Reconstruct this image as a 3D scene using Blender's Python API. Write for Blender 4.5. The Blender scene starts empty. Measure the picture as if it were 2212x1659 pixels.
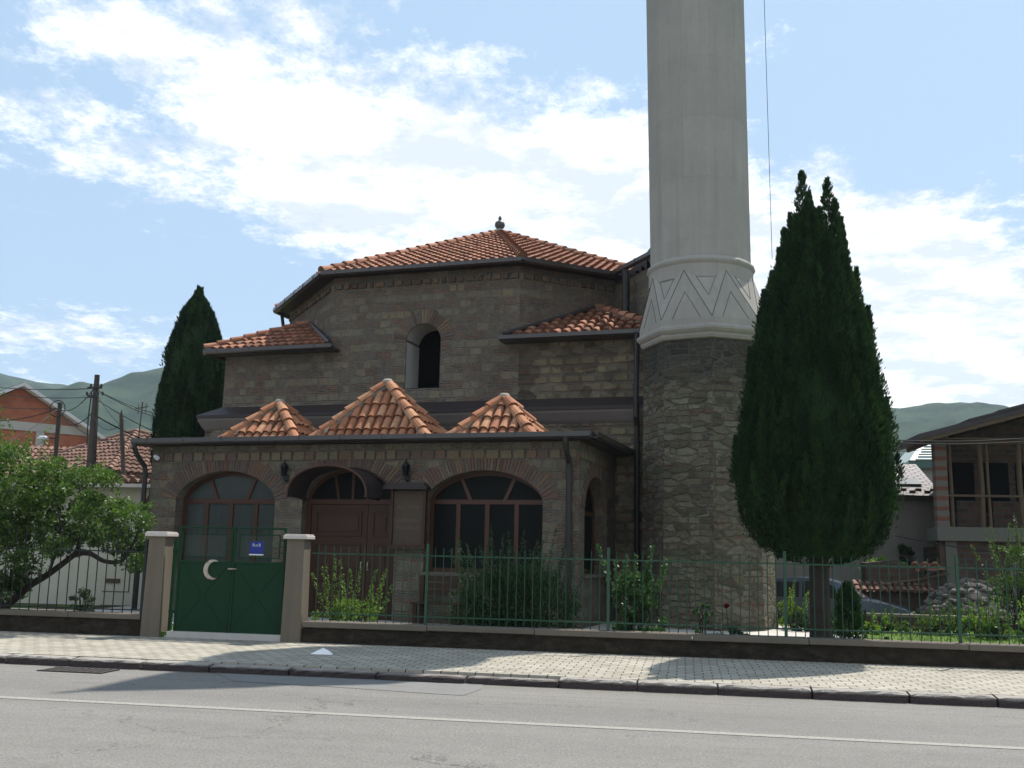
HAZE=.00022
SKYS=.11; SUNE=5.0; EXPO=.45
SKYPALE=.85; SKYC=(3.2,4.6,6.3); CLD1=(5.6,6.1,6.8); CLD2=(9.2,9.2,9.3)
BLOBS=[(1020,390,450,200,8,1.15),(520,210,440,85,20,.62),(1280,480,330,190,0,1.0),(700,430,300,120,30,.5),(1950,610,330,180,28,1.3),(1800,760,300,300,0,.9),(2120,900,330,130,0,.8),(200,720,380,80,-8,.45),(180,60,160,60,0,.5),(150,320,280,120,18,.55),(700,60,110,40,0,.35),(330,900,400,50,0,.3),
(2050,150,420,220,0,-.8),(1150,60,260,60,0,-.45),(330,560,260,130,0,-.5),(300,140,90,60,0,-.25),(560,640,180,100,0,-.6),(100,420,160,70,0,-.2)]
import bpy, math, random
import numpy as np
from mathutils import Vector, Matrix
random.seed(7); RNG=np.random.default_rng(7)
rad=math.radians; PI=math.pi
SC=bpy.context.scene; COL=SC.collection
# ---------------------------------------------------------------- mesh builder
class MB:
    def __init__(s): s.v=[]; s.f=[]; s.t=[]
    def poly(s,pts,t=None):
        n=len(s.v); s.v+= [tuple(p) for p in pts]; s.f.append(tuple(range(n,n+len(pts)))); s.t.append(random.random() if t is None else t)
    def box(s,x0,x1,y0,y1,z0,z1,t=None):
        if t is None: t=random.random()
        p=[(x0,y0,z0),(x1,y0,z0),(x1,y1,z0),(x0,y1,z0),(x0,y0,z1),(x1,y0,z1),(x1,y1,z1),(x0,y1,z1)]
        n=len(s.v); s.v+=p
        for q in ((0,3,2,1),(4,5,6,7),(0,1,5,4),(1,2,6,5),(2,3,7,6),(3,0,4,7)): s.f.append(tuple(n+i for i in q)); s.t.append(t)
    def obox(s,c,size,rz=0,rx=0,t=None,jit=0):
        if t is None: t=random.random()
        M=Matrix.Rotation(rz,3,'Z')@Matrix.Rotation(rx,3,'X'); n=len(s.v); hx,hy,hz=[k/2 for k in size]
        for a in ((-hx,-hy,-hz),(hx,-hy,-hz),(hx,hy,-hz),(-hx,hy,-hz),(-hx,-hy,hz),(hx,-hy,hz),(hx,hy,hz),(-hx,hy,hz)):
            q=M@Vector([k*(1+random.uniform(-jit,jit)) for k in a])+Vector(c); s.v.append(tuple(q))
        for q in ((0,3,2,1),(4,5,6,7),(0,1,5,4),(1,2,6,5),(2,3,7,6),(3,0,4,7)): s.f.append(tuple(n+i for i in q)); s.t.append(t)
    def tube(s,pts,r,n=8,cap=True,t=None):
        if t is None: t=random.random()
        if not isinstance(r,(list,tuple)): r=[r]*len(pts)
        pts=[Vector(p) for p in pts]; base=len(s.v); up=None
        for i,p in enumerate(pts):
            d=(pts[min(i+1,len(pts)-1)]-pts[max(i-1,0)]); d=d.normalized() if d.length>1e-9 else Vector((0,0,1))
            if up is None: up=Vector((0,0,1)) if abs(d.z)<.9 else Vector((1,0,0))
            a=d.cross(up); a=a.normalized() if a.length>1e-6 else Vector((1,0,0)); b=a.cross(d).normalized(); up=b
            for k in range(n):
                an=2*PI*k/n; s.v.append(tuple(p+a*(r[i]*math.cos(an))+b*(r[i]*math.sin(an))))
        for i in range(len(pts)-1):
            for k in range(n):
                a=base+i*n+k; b=base+i*n+(k+1)%n; s.f.append((a,b,b+n,a+n)); s.t.append(t)
        if cap:
            s.f.append(tuple(base+k for k in range(n))); s.t.append(t)
            m=base+(len(pts)-1)*n; s.f.append(tuple(m+k for k in reversed(range(n)))); s.t.append(t)
    def prism(s,poly,z0,z1,t=None,bottom=True,top=True):
        n=len(poly)
        for i in range(n):
            a=poly[i]; b=poly[(i+1)%n]; s.poly([(a[0],a[1],z0),(b[0],b[1],z0),(b[0],b[1],z1),(a[0],a[1],z1)],t)
        if top: s.poly([(p[0],p[1],z1) for p in poly],t)
        if bottom: s.poly([(p[0],p[1],z0) for p in reversed(poly)],t)
    def xprism(s,poly,y0,y1,t=None):     # poly in (x,z), extruded along y
        if t is None: t=random.random()
        n=len(poly)
        for i in range(n):
            a=poly[i]; b=poly[(i+1)%n]; s.poly([(a[0],y1,a[1]),(b[0],y1,b[1]),(b[0],y0,b[1]),(a[0],y0,a[1])],t)
        s.poly([(p[0],y0,p[1]) for p in poly],t); s.poly([(p[0],y1,p[1]) for p in reversed(poly)],t)
    def lathe(s,prof,n,c=(0,0),ph=0,t=None,cap=True):  # prof [(r,z)]
        if t is None: t=random.random()
        base=len(s.v)
        for (r,z) in prof:
            for k in range(n):
                a=ph+2*PI*k/n; s.v.append((c[0]+r*math.cos(a),c[1]+r*math.sin(a),z))
        for i in range(len(prof)-1):
            for k in range(n):
                a=base+i*n+k; b=base+i*n+(k+1)%n; s.f.append((a,b,b+n,a+n)); s.t.append(t)
        if cap:
            s.f.append(tuple(base+k for k in reversed(range(n)))); s.t.append(t)
            m=base+(len(prof)-1)*n; s.f.append(tuple(m+k for k in range(n))); s.t.append(t)
    def build(s,name,mat,parent=None,smooth=False,uv=True,bevel=0):
        me=bpy.data.meshes.new(name); me.from_pydata(s.v,[],s.f); me.materials.append(mat)
        a=me.attributes.new('tint','FLOAT','FACE'); a.data.foreach_set('value',s.t)
        me.update()
        if smooth: me.polygons.foreach_set('use_smooth',[True]*len(me.polygons))
        if uv: boxuv(me)
        o=bpy.data.objects.new(name,me); COL.objects.link(o)
        if parent: o.parent=parent
        if bevel:
            m=o.modifiers.new('bevel','BEVEL'); m.width=bevel; m.segments=2; m.limit_method='ANGLE'
        return o
def boxuv(me):
    l=me.uv_layers.new(name='UVMap'); n=len(me.loops)
    co=np.empty(len(me.vertices)*3); me.vertices.foreach_get('co',co); co=co.reshape(-1,3)
    vi=np.empty(n,dtype=np.int32); me.loops.foreach_get('vertex_index',vi)
    pn=np.empty(len(me.polygons)*3); me.polygons.foreach_get('normal',pn); pn=pn.reshape(-1,3)
    lt=np.empty(len(me.polygons),dtype=np.int32); me.polygons.foreach_get('loop_total',lt)
    N=np.repeat(pn,lt,axis=0); P=co[vi]
    flat=np.abs(N[:,2])>.75
    h=np.maximum(np.hypot(N[:,0],N[:,1]),1e-6); tx=-N[:,1]/h; ty=N[:,0]/h
    u=np.where(flat,P[:,0],P[:,0]*tx+P[:,1]*ty); v=np.where(flat,P[:,1],P[:,2])
    l.data.foreach_set('uv',np.stack([u,v],1).ravel())
def raw(name,V,Fq,T,mat,parent=None):   # V (n*k,3), polygons of k verts in order
    k=Fq; n=len(V)//k; me=bpy.data.meshes.new(name)
    me.vertices.add(len(V)); me.vertices.foreach_set('co',np.asarray(V,dtype=np.float32).ravel())
    me.loops.add(len(V)); me.loops.foreach_set('vertex_index',np.arange(len(V),dtype=np.int32))
    me.polygons.add(n); me.polygons.foreach_set('loop_start',np.arange(n,dtype=np.int32)*k)
    me.materials.append(mat); a=me.attributes.new('tint','FLOAT','FACE'); a.data.foreach_set('value',np.asarray(T,dtype=np.float32))
    me.update(calc_edges=True); me.validate()
    o=bpy.data.objects.new(name,me); COL.objects.link(o)
    if parent: o.parent=parent
    return o
def tag(o,label=None,cat=None,group=None,kind=None):
    if label: o['label']=label
    if cat: o['category']=cat
    if group: o['group']=group
    if kind: o['kind']=kind
    return o
def thing(name,label,cat,loc=(0,0,0),rz=0,group=None):
    o=bpy.data.objects.new(name,None); COL.objects.link(o); o.location=loc; o.rotation_euler=(0,0,rz); o.empty_display_size=.3
    return tag(o,label,cat,group)
def copy_tree(o,parent=None):
    c=o.copy(); COL.objects.link(c)
    if parent: c.parent=parent
    for ch in list(o.children): copy_tree(ch,c)
    return c
# ---------------------------------------------------------------- camera model (used to place real geometry at measured spots)
Fp=2200.;CX=1106.;CY=829.5
yaw=rad(9.7);pit=math.atan((1195-829.5)/Fp);rol=math.atan(.022)
fw=Vector((-math.sin(yaw)*math.cos(pit),math.cos(yaw)*math.cos(pit),math.sin(pit)))
r0=Vector((math.cos(yaw),math.sin(yaw),0));u0=r0.cross(fw)
rt=r0*math.cos(rol)+u0*math.sin(rol); up_=u0*math.cos(rol)-r0*math.sin(rol); CAM=Vector((0,0,1.6))
def ray(u,v): return fw+rt*((u-CX)/Fp)+up_*((CY-v)/Fp)
def G(u,v,z=0):
    d=ray(u,v); return CAM+d*((z-CAM.z)/d.z)
def PY(u,v,y):
    d=ray(u,v); return CAM+d*((y-CAM.y)/d.y)
cd=bpy.data.cameras.new('camera'); cam=bpy.data.objects.new('camera',cd); COL.objects.link(cam)
cd.sensor_width=36; cd.lens=36*Fp/2212.; cd.clip_end=6000; cd.clip_start=.1
cam.matrix_world=Matrix(((rt.x,up_.x,-fw.x,0),(rt.y,up_.y,-fw.y,0),(rt.z,up_.z,-fw.z,1.6),(0,0,0,1)))
SC.camera=cam
# ---------------------------------------------------------------- node helper
class NT:
    def __init__(s,nt): s.nt=nt
    def n(s,ty,_p=None,**kw):
        nd=s.nt.nodes.new(ty)
        for k,v in (_p or {}).items(): setattr(nd,k,v)
        for k,v in kw.items():
            k=k.replace('_',' '); s.set(nd,k,v)
        return nd
    def inp(s,nd,k):
        if k.startswith('i') and k[1:].isdigit(): return nd.inputs[int(k[1:])]
        return nd.inputs[k]
    def set(s,nd,k,v):
        i=s.inp(nd,k)
        if isinstance(v,bpy.types.NodeSocket): s.nt.links.new(v,i)
        elif isinstance(v,bpy.types.Node): s.nt.links.new(v.outputs[0],i)
        else:
            if isinstance(v,(tuple,list)) and len(v)==3 and len(i.default_value)==4: v=(*v,1)
            i.default_value=v
    def m(s,op,a,b=0.,c=None,clamp=False):
        nd=s.nt.nodes.new('ShaderNodeMath'); nd.operation=op; nd.use_clamp=clamp; s.set(nd,'i0',a); s.set(nd,'i1',b)
        if c is not None: s.set(nd,'i2',c)
        return nd.outputs[0]
    def mix(s,f,a,b,mode='MIX'):
        nd=s.nt.nodes.new('ShaderNodeMix'); nd.data_type='RGBA'; nd.blend_type=mode; nd.clamp_factor=True
        s.set(nd,'i0',f); s.set(nd,'i6',a); s.set(nd,'i7',b); return nd.outputs[2]
    def noise(s,vec,scale,det=4,rough=.55,col=False):
        nd=s.n('ShaderNodeTexNoise',Vector=vec,Scale=scale,Detail=det,Roughness=rough); return nd.outputs[1 if col else 0]
    def ramp(s,f,stops):
        nd=s.nt.nodes.new('ShaderNodeValToRGB'); s.set(nd,'i0',f); e=nd.color_ramp.elements
        while len(e)<len(stops): e.new(.5)
        for q,(p,c) in zip(e,stops): q.position=p; q.color=(*c,1) if len(c)==3 else c
        return nd.outputs[0]
    def scale(s,vec,sc):
        nd=s.n('ShaderNodeMapping',Vector=vec); nd.inputs['Scale'].default_value=sc; return nd.outputs[0]
    def vadd(s,a,b):
        nd=s.nt.nodes.new('ShaderNodeVectorMath'); nd.operation='ADD'; s.set(nd,'i0',a); s.set(nd,'i1',b); return nd.outputs[0]
    def vmul(s,a,b):
        nd=s.nt.nodes.new('ShaderNodeVectorMath'); nd.operation='MULTIPLY'; s.set(nd,'i0',a); s.set(nd,'i1',b); return nd.outputs[0]
def material(name,fn,rough=.85,spec=.3,metal=0,bump=.0,bdist=.02):
    m=bpy.data.materials.new(name); m.use_nodes=True; nt=m.node_tree; t=NT(nt); p=nt.nodes['Principled BSDF']
    p.inputs['Roughness'].default_value=rough; p.inputs['Specular IOR Level'].default_value=spec; p.inputs['Metallic'].default_value=metal
    tc=nt.nodes.new('ShaderNodeTexCoord'); t.ob=tc.outputs['Object']; t.uv=tc.outputs['UV']; t.p=p
    at=nt.nodes.new('ShaderNodeAttribute'); at.attribute_name='tint'; t.tint=at.outputs['Fac']
    res=fn(t); h=None
    if isinstance(res,tuple) and len(res)==2 and isinstance(res[0],bpy.types.NodeSocket): res,h=res
    t.set(p,'Base Color',res)
    if h is not None and bump:
        b=nt.nodes.new('ShaderNodeBump'); b.inputs['Strength'].default_value=bump; b.inputs['Distance'].default_value=bdist
        t.set(b,'Height',h); nt.links.new(b.outputs[0],p.inputs['Normal'])
    return m
def var(t,c,a=.25,sc=3,tint=.2):
    n=t.noise(t.ob,sc,5,.6); f=t.m('ADD',t.m('MULTIPLY_ADD',n,2*a,1-a),t.m('MULTIPLY_ADD',t.tint,tint,-tint/2))
    return t.mix(1.,c,t.cm(f),'MULTIPLY')
def cm(t,f):
    nd=t.nt.nodes.new('ShaderNodeCombineColor')
    for i in range(3): t.set(nd,'i%d'%i,f)
    return nd.outputs[0]
NT.cm=cm
def plain(name,c,a=.2,sc=3,tint=.15,rough=.8,spec=.3,metal=0,bump=.15,bsc=20,bdist=.01):
    return material(name,lambda t:(var(t,c,a,sc,tint),t.noise(t.ob,bsc,6,.6)),rough,spec,metal,bump,bdist)
M={}
def rndbrick(t,vec,w,h,ms,sm,off=.5,sq=1.,sf=2):
    n=t.n('ShaderNodeTexBrick',{'offset':off,'squash':sq,'squash_frequency':sf},Vector=vec,Color1=(0,0,0),Color2=(1,1,1),Mortar=(.5,.5,.5),Scale=1,Mortar_Size=ms,Mortar_Smooth=sm,Bias=0,Brick_Width=w,Row_Height=h)
    bw=t.nt.nodes.new('ShaderNodeRGBToBW'); t.set(bw,'i0',n.outputs[0]); return bw.outputs[0],n.outputs[1]
def masonry(t,P=.40,share=.53,lift=1.):
    d=t.noise(t.uv,2.4,5,.7,True); uvd=t.vadd(t.uv,t.vmul(t.vadd(d,(-.5,-.5,-.5)),(.17,.13,0)))
    r1,m1=rndbrick(t,uvd,.30,P/2,.026,.7,.43,.7,3); r2,m2=rndbrick(t,uvd,.245,P/8,.014,.5,.37); 
    st=t.ramp(r1,[(0,(.105,.09,.07)),(.3,(.145,.125,.095)),(.55,(.20,.16,.098)),(.8,(.155,.132,.098)),(1,(.225,.185,.118))])
    br=t.ramp(r2,[(0,(.12,.10,.08)),(.35,(.10,.075,.06)),(.6,(.17,.082,.055)),(.85,(.215,.085,.05)),(1,(.13,.105,.08))])
    sp=t.nt.nodes.new('ShaderNodeSeparateXYZ'); t.set(sp,'i0',uvd); fr=t.m('FRACT',t.m('MULTIPLY',sp.outputs[1],1/P))
    pick=t.m('ADD',t.m('MULTIPLY',t.m('LESS_THAN',fr,.5),.30),t.m('MULTIPLY',r1,.62)); mk=t.m('GREATER_THAN',pick,share)
    mort=t.mix(t.noise(t.uv,5,4,.6),(.13,.114,.09),(.215,.19,.15))
    c1=t.mix(m1,st,mort); c2=t.mix(m2,br,mort); col=t.mix(mk,c2,c1)
    sm=t.ramp(t.noise(t.uv,1.7,5,.7),[(.42,(0,0,0)),(.57,(1,1,1))]); col=t.mix(t.m('MULTIPLY',sm,.68),col,mort)
    fine=t.noise(t.uv,30,6,.75); med=t.noise(t.uv,9,5,.7)
    col=t.mix(1.,col,t.cm(t.m('MULTIPLY',t.m('MULTIPLY_ADD',fine,1.3,.35),t.m('MULTIPLY_ADD',med,.9,.55))),'MULTIPLY')
    big=t.noise(t.scale(t.uv,(1,.6,1)),.6,4,.6); col=t.mix(1.,col,t.cm(t.m('MULTIPLY_ADD',big,.8,.62*lift)),'MULTIPLY')
    fac=t.m('ADD',t.m('MULTIPLY',mk,m1),t.m('MULTIPLY',t.m('SUBTRACT',1.,mk),m2)); return col,t.m('ADD',t.m('MULTIPLY',fac,-1.),t.m('MULTIPLY',fine,1.2))
M['wall']=material('stone_and_brick_masonry',masonry,.93,.2,0,.9,.035)
def rubble(t):
    d=t.noise(t.uv,2.0,5,.7,True); uvd=t.vadd(t.uv,t.vmul(t.vadd(d,(-.5,-.5,-.5)),(.22,.16,0)))
    r1,m1=rndbrick(t,uvd,.40,.125,.020,.7,.41,.6,2); q=t.scale(uvd,(3.0,7.0,1))
    vo=t.n('ShaderNodeTexVoronoi',{'voronoi_dimensions':'2D'},Vector=q,Scale=1.,Randomness=.9); ed=t.n('ShaderNodeTexVoronoi',{'voronoi_dimensions':'2D','feature':'DISTANCE_TO_EDGE'},Vector=q,Scale=1.,Randomness=.9)
    se=t.nt.nodes.new('ShaderNodeSeparateColor'); t.set(se,'i0',vo.outputs[1])
    sel=t.ramp(t.noise(t.uv,1.1,3,.6),[(.48,(0,0,0)),(.52,(1,1,1))]); rr=t.m('ADD',t.m('MULTIPLY',sel,se.outputs[0]),t.m('MULTIPLY',t.m('SUBTRACT',1.,sel),r1))
    ve=t.ramp(ed.outputs[0],[(0,(1,1,1)),(.06,(.7,.7,.7)),(.17,(0,0,0))]); mo=t.m('ADD',t.m('MULTIPLY',sel,ve),t.m('MULTIPLY',t.m('SUBTRACT',1.,sel),m1))
    col=t.ramp(rr,[(0,(.10,.088,.062)),(.3,(.15,.132,.092)),(.5,(.175,.155,.108)),(.75,(.225,.205,.15)),(1,(.165,.135,.088))])
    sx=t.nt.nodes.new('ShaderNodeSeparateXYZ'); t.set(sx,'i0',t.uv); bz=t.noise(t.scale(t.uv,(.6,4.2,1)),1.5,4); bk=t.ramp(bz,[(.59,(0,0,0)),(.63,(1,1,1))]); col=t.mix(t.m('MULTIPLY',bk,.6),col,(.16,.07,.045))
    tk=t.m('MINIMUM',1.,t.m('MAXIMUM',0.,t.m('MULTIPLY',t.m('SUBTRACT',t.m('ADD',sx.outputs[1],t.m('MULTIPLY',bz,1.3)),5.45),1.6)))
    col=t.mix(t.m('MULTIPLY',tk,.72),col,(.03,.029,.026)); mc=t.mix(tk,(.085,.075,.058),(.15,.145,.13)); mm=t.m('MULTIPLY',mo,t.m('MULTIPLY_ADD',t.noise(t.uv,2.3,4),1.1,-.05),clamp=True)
    col=t.mix(mm,col,mc); fine=t.noise(t.uv,28,6,.75); med=t.noise(t.scale(t.uv,(7,14,1)),1.,5,.7)
    col=t.mix(1.,col,t.cm(t.m('MULTIPLY',t.m('MULTIPLY_ADD',fine,1.3,.35),t.m('MULTIPLY_ADD',med,1.1,.45))),'MULTIPLY')
    return col,t.m('ADD',t.m('MULTIPLY',mo,-.8),t.m('ADD',t.m('MULTIPLY',fine,.9),t.m('MULTIPLY',med,.9)))
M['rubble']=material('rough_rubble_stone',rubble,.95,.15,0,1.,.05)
def wall2f(t):
    d=t.noise(t.uv,2.6,4,.6,True); uvd=t.vadd(t.uv,t.vmul(t.vadd(d,(-.5,-.5,-.5)),(.16,.11,0)))
    b=t.n('ShaderNodeTexBrick',{'offset':.37,'squash':.7,'squash_frequency':3},Vector=uvd,Color1=(.215,.175,.108),Color2=(.12,.10,.075),Mortar=(.13,.112,.085),Scale=1,Mortar_Size=.045,Mortar_Smooth=.5,Bias=0,Brick_Width=.38,Row_Height=.21)
    vo=t.n('ShaderNodeTexVoronoi',Vector=t.scale(uvd,(2.7,4.6,1)),Scale=1.); bw=t.nt.nodes.new('ShaderNodeRGBToBW'); t.set(bw,'i0',vo.outputs[1])
    c=t.mix(1.,b.outputs[0],t.cm(t.m('MULTIPLY_ADD',bw.outputs[0],.9,.5)),'MULTIPLY'); s=t.noise(t.scale(t.uv,(.9,5,1)),1.3,3); c=t.mix(t.m('MULTIPLY',t.ramp(s,[(.58,(0,0,0)),(.63,(1,1,1))]),.6),c,(.13,.065,.045))
    fine=t.noise(t.uv,26,6,.65); c=t.mix(1.,c,t.cm(t.m('MULTIPLY_ADD',fine,.9,.5)),'MULTIPLY'); return c,t.m('ADD',t.m('MULTIPLY',b.outputs[1],-1.),t.m('MULTIPLY',fine,.8))
M['wall2']=material('sandy_stone_in_mortar',wall2f,.94,.15,0,.8,.04)
def tilef(c1,c2,c3):
    def fn(t):
        c=t.ramp(t.tint,[(0,c1),(.45,c2),(1,c3)]); n=t.noise(t.ob,6,5,.65); c=t.mix(1.,c,t.cm(t.m('MULTIPLY_ADD',n,.9,.55)),'MULTIPLY')
        li=t.ramp(t.noise(t.ob,17,4,.7),[(.54,(0,0,0)),(.66,(1,1,1))]); c=t.mix(t.m('MULTIPLY',li,.42),c,(.17,.15,.105)); so=t.ramp(t.noise(t.ob,1.9,5,.7),[(.5,(0,0,0)),(.68,(1,1,1))]); c=t.mix(t.m('MULTIPLY',so,.5),c,(.075,.05,.038)); return c,t.noise(t.ob,40,4)
    return fn
M['tile']=material('clay_tile',tilef((.23,.086,.042),(.37,.148,.072),(.46,.235,.125)),.8,.25,0,.2,.005)
M['tile_old']=material('weathered_clay_tile',tilef((.14,.058,.034),(.29,.112,.062),(.41,.20,.12)),.85,.2,0,.3,.01)
M['pan']=plain('clay_pan_tile',(.20,.08,.05),.3,8)
M['tile_far']=material('faded_clay_tile',tilef((.12,.07,.055),(.20,.115,.085),(.28,.17,.13)),.9,.1,0,.2,.01)
M['mortar']=plain('grey_ridge_mortar',(.27,.24,.20),.25,9,bump=.4)
M['gutter']=plain('brown_sheet_metal',(.032,.024,.020),.25,2,rough=.3,spec=.7,bump=.05)
M['pipe']=plain('dark_brown_downpipe',(.018,.014,.012),.2,2,rough=.4,spec=.4,bump=.0)
M['flash']=plain('dark_flashing_metal',(.035,.025,.024),.3,1.5,rough=.5,bump=.1,bsc=5)
def plaster(c,streak=.25):
    def fn(t):
        n=t.noise(t.ob,1.2,6,.6); s_=t.noise(t.scale(t.ob,(6,6,.35)),1.,5,.6); g=t.noise(t.ob,14,5,.6)
        f=t.m('ADD',t.m('MULTIPLY_ADD',n,.35,.62),t.m('ADD',t.m('MULTIPLY',s_,streak),t.m('MULTIPLY',g,.18))); return t.mix(1.,c,t.cm(f),'MULTIPLY'),t.noise(t.ob,30,6,.6)
    return fn
def shaftf(t):
    c,h=plaster((.30,.277,.24),.35)(t); d=t.noise(t.ob,2,4,.6,True); q=t.vadd(t.uv,t.vmul(t.vadd(d,(-.5,-.5,-.5)),(.05,.05,0)))
    r1,m1=rndbrick(t,q,1.7,1.35,.010,.3,.37); c=t.mix(t.m('MULTIPLY',m1,t.m('MULTIPLY',t.noise(t.ob,1.3,4),.24)),c,(.13,.125,.115)); c=t.mix(1.,c,t.cm(t.m('MULTIPLY_ADD',r1,.09,.94)),'MULTIPLY')
    st=t.ramp(t.noise(t.scale(t.ob,(9,9,.28)),1.,6,.7),[(.55,(0,0,0)),(.72,(1,1,1))]); return t.mix(t.m('MULTIPLY',st,.22),c,(.14,.13,.115)),h
M['shaft']=material('grey_cement_render',shaftf,.9,.2,0,.15,.012)
M['reveal']=material('pale_window_plaster',plaster((.40,.38,.34),.1),.9,.2,0,.1,.01)
M['cornice']=material('pale_render_moulding',plaster((.15,.13,.115)),.9,.2,0,.15,.01)
M['conc']=material('cast_concrete',plaster((.125,.105,.078),.5),.92,.2,0,.35,.01)
M['conccap']=material('pale_concrete_cap',plaster((.48,.43,.39)),.9,.2,0,.3,.01)
M['lowwall']=material('dark_stone_wall',lambda t:(t.mix(1.,t.ramp(t.noise(t.scale(t.uv,(3,6,1)),1.4,6,.7),[(.3,(.018,.014,.010)),(.5,(.036,.029,.021)),(.7,(.065,.052,.036))]),t.cm(t.m('MULTIPLY_ADD',t.noise(t.uv,18,5,.7),1.,.5)),'MULTIPLY'),t.noise(t.scale(t.uv,(4,8,1)),2.,6,.7)),.95,.15,0,.9,.06)
M['coping']=material('concrete_coping',plaster((.135,.115,.09)),.92,.2,0,.3,.01)
M['wood']=material('red_brown_wood',lambda t:(t.mix(t.noise(t.scale(t.ob,(22,22,1.6)),1.,5,.6),(.046,.018,.009),(.088,.033,.017)),t.noise(t.scale(t.ob,(60,60,4)),1.,4)),.5,.35,0,.15,.003)
M['door']=material('dark_door_wood',lambda t:(t.mix(t.noise(t.scale(t.ob,(22,22,1.6)),1.,5,.6),(.036,.0155,.009),(.062,.026,.014)),t.noise(t.scale(t.ob,(60,60,4)),1.,4)),.5,.3,0,.15,.003)
M['arch']=material('radial_arch_brick',lambda t:(t.mix(1.,t.ramp(t.tint,[(0,(.09,.06,.048)),(.35,(.125,.095,.078)),(.6,(.12,.085,.07)),(.8,(.145,.072,.048)),(1,(.16,.132,.085))]),t.cm(t.m('MULTIPLY_ADD',t.noise(t.ob,20,6,.7),1.,.5)),'MULTIPLY'),t.noise(t.ob,30,5)),.93,.2,0,.5,.01)
def pane(name,c,rough=.12,spec=.5):
    return material(name,lambda t:t.mix(t.noise(t.scale(t.ob,(9,9,.6)),1.,3),tuple(k*.55 for k in c),c),rough,spec)
M['pane']=pane('window_glass_over_net_curtain',(.065,.074,.07),.25,.3)
M['pane2']=pane('dark_window_glass',(.010,.011,.010),.5,.08)
M['black']=plain('black_iron',(.012,.012,.014),.2,8,rough=.5,spec=.4,bump=.1)
M['darkvoid']=plain('dark_interior',(.005,.005,.005),.3,2,bump=0,rough=1,spec=0)
M['green']=material('green_gate_paint',lambda t:(t.mix(t.ramp(t.noise(t.ob,7,6,.7),[(.62,(0,0,0)),(.75,(.35,.35,.35))]),t.mix(t.noise(t.scale(t.ob,(3,3,.8)),1.,5,.6),(.005,.027,.011),(.009,.040,.018)),(.018,.022,.012)),t.noise(t.ob,4,3)),.6,.15,0,.1,.01)
M['greenbar']=plain('green_painted_bar',(.010,.060,.028),.25,6,rough=.45,spec=.45,bump=.05)
M['ironbar']=plain('dark_painted_bar',(.014,.020,.018),.25,6,rough=.5,bump=.05)
M['galv']=material('rusty_galvanised_metal',lambda t:(t.mix(t.ramp(t.noise(t.ob,14,5,.6),[(.5,(0,0,0)),(.62,(1,1,1))]),(.42,.37,.30),(.22,.13,.08)),t.noise(t.ob,30,4)),.5,.4,.3,.1,.005)
def asph(t):
    sp=t.nt.nodes.new('ShaderNodeSeparateXYZ'); t.set(sp,'i0',t.ob); y=t.m('ADD',sp.outputs[1],t.m('MULTIPLY',t.m('SUBTRACT',t.noise(t.scale(t.ob,(1,.0,1)),.8,5,.7),.5),.16))
    c=t.mix(t.ramp(t.noise(t.ob,38,6,.85),[(.33,(0,0,0)),(.68,(1,1,1))]),(.10,.096,.088),(.29,.27,.245))
    c=t.mix(1.,c,t.cm(t.m('ADD',t.m('MULTIPLY_ADD',t.noise(t.scale(t.ob,(.2,1.3,1)),1.,6,.65),.5,.52),t.m('MULTIPLY',t.noise(t.ob,5,6,.75),.40))),'MULTIPLY')
    pit=t.ramp(t.noise(t.ob,17,5,.8),[(.30,(1,1,1)),(.345,(0,0,0))]); c=t.mix(t.m('MULTIPLY',pit,.6),c,(.05,.048,.045))
    chip=t.ramp(t.noise(t.ob,24,4,.8),[(.70,(0,0,0)),(.74,(1,1,1))]); c=t.mix(t.m('MULTIPLY',chip,.5),c,(.42,.40,.37))
    for y0,w,k in ((11.95,.012,.55),(11.25,.008,.4)):
        ln=t.m('LESS_THAN',t.m('ABSOLUTE',t.m('SUBTRACT',y,y0)),w); c=t.mix(t.m('MULTIPLY',ln,t.m('MULTIPLY',t.noise(t.ob,1.1,4),k*1.4)),c,(.06,.057,.053))
    lane=t.m('POWER',2.718,t.m('MULTIPLY',t.m('POWER',t.m('MULTIPLY',t.m('SUBTRACT',y,10.75),2.2),2.),-1.)); c=t.mix(t.m('MULTIPLY',lane,.16),c,(.08,.078,.075))
    vo=t.n('ShaderNodeTexVoronoi',{'feature':'DISTANCE_TO_EDGE'},Vector=t.vadd(t.scale(t.ob,(.35,.5,1)),t.vmul(t.noise(t.ob,2.2,5,.7,True),(.5,.5,0))),Scale=1.); cr=t.m('MULTIPLY',t.m('LESS_THAN',vo.outputs[0],.0045),t.ramp(t.noise(t.ob,.35,3),[(.5,(0,0,0)),(.56,(1,1,1))])); c=t.mix(t.m('MULTIPLY',cr,.6),c,(.05,.048,.045))
    g=t.ramp(t.m('ADD',sp.outputs[1],t.m('MULTIPLY',t.noise(t.ob,3,5,.7),.5)),[(0,(0,0,0)),(1,(1,1,1))])
    dirt=t.m('MULTIPLY',t.m('SUBTRACT',t.m('ADD',sp.outputs[1],t.m('MULTIPLY',t.noise(t.ob,3,5,.7),.55)),12.72),3.,clamp=True); c=t.mix(t.m('MULTIPLY',dirt,.55),c,(.15,.125,.09))
    return c,t.noise(t.ob,42,5,.7)
M['asphalt']=material('worn_asphalt',asph,.9,.25,0,.6,.02)
M['patch']=material('smooth_asphalt_patch',lambda t:(t.mix(1.,t.mix(t.noise(t.ob,100,2,.5),(.14,.137,.13),(.20,.195,.183)),t.cm(t.m('MULTIPLY_ADD',t.noise(t.ob,3,5,.6),.4,.8)),'MULTIPLY'),t.noise(t.ob,90,3)),.9,.25,0,.3,.008)
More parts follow.
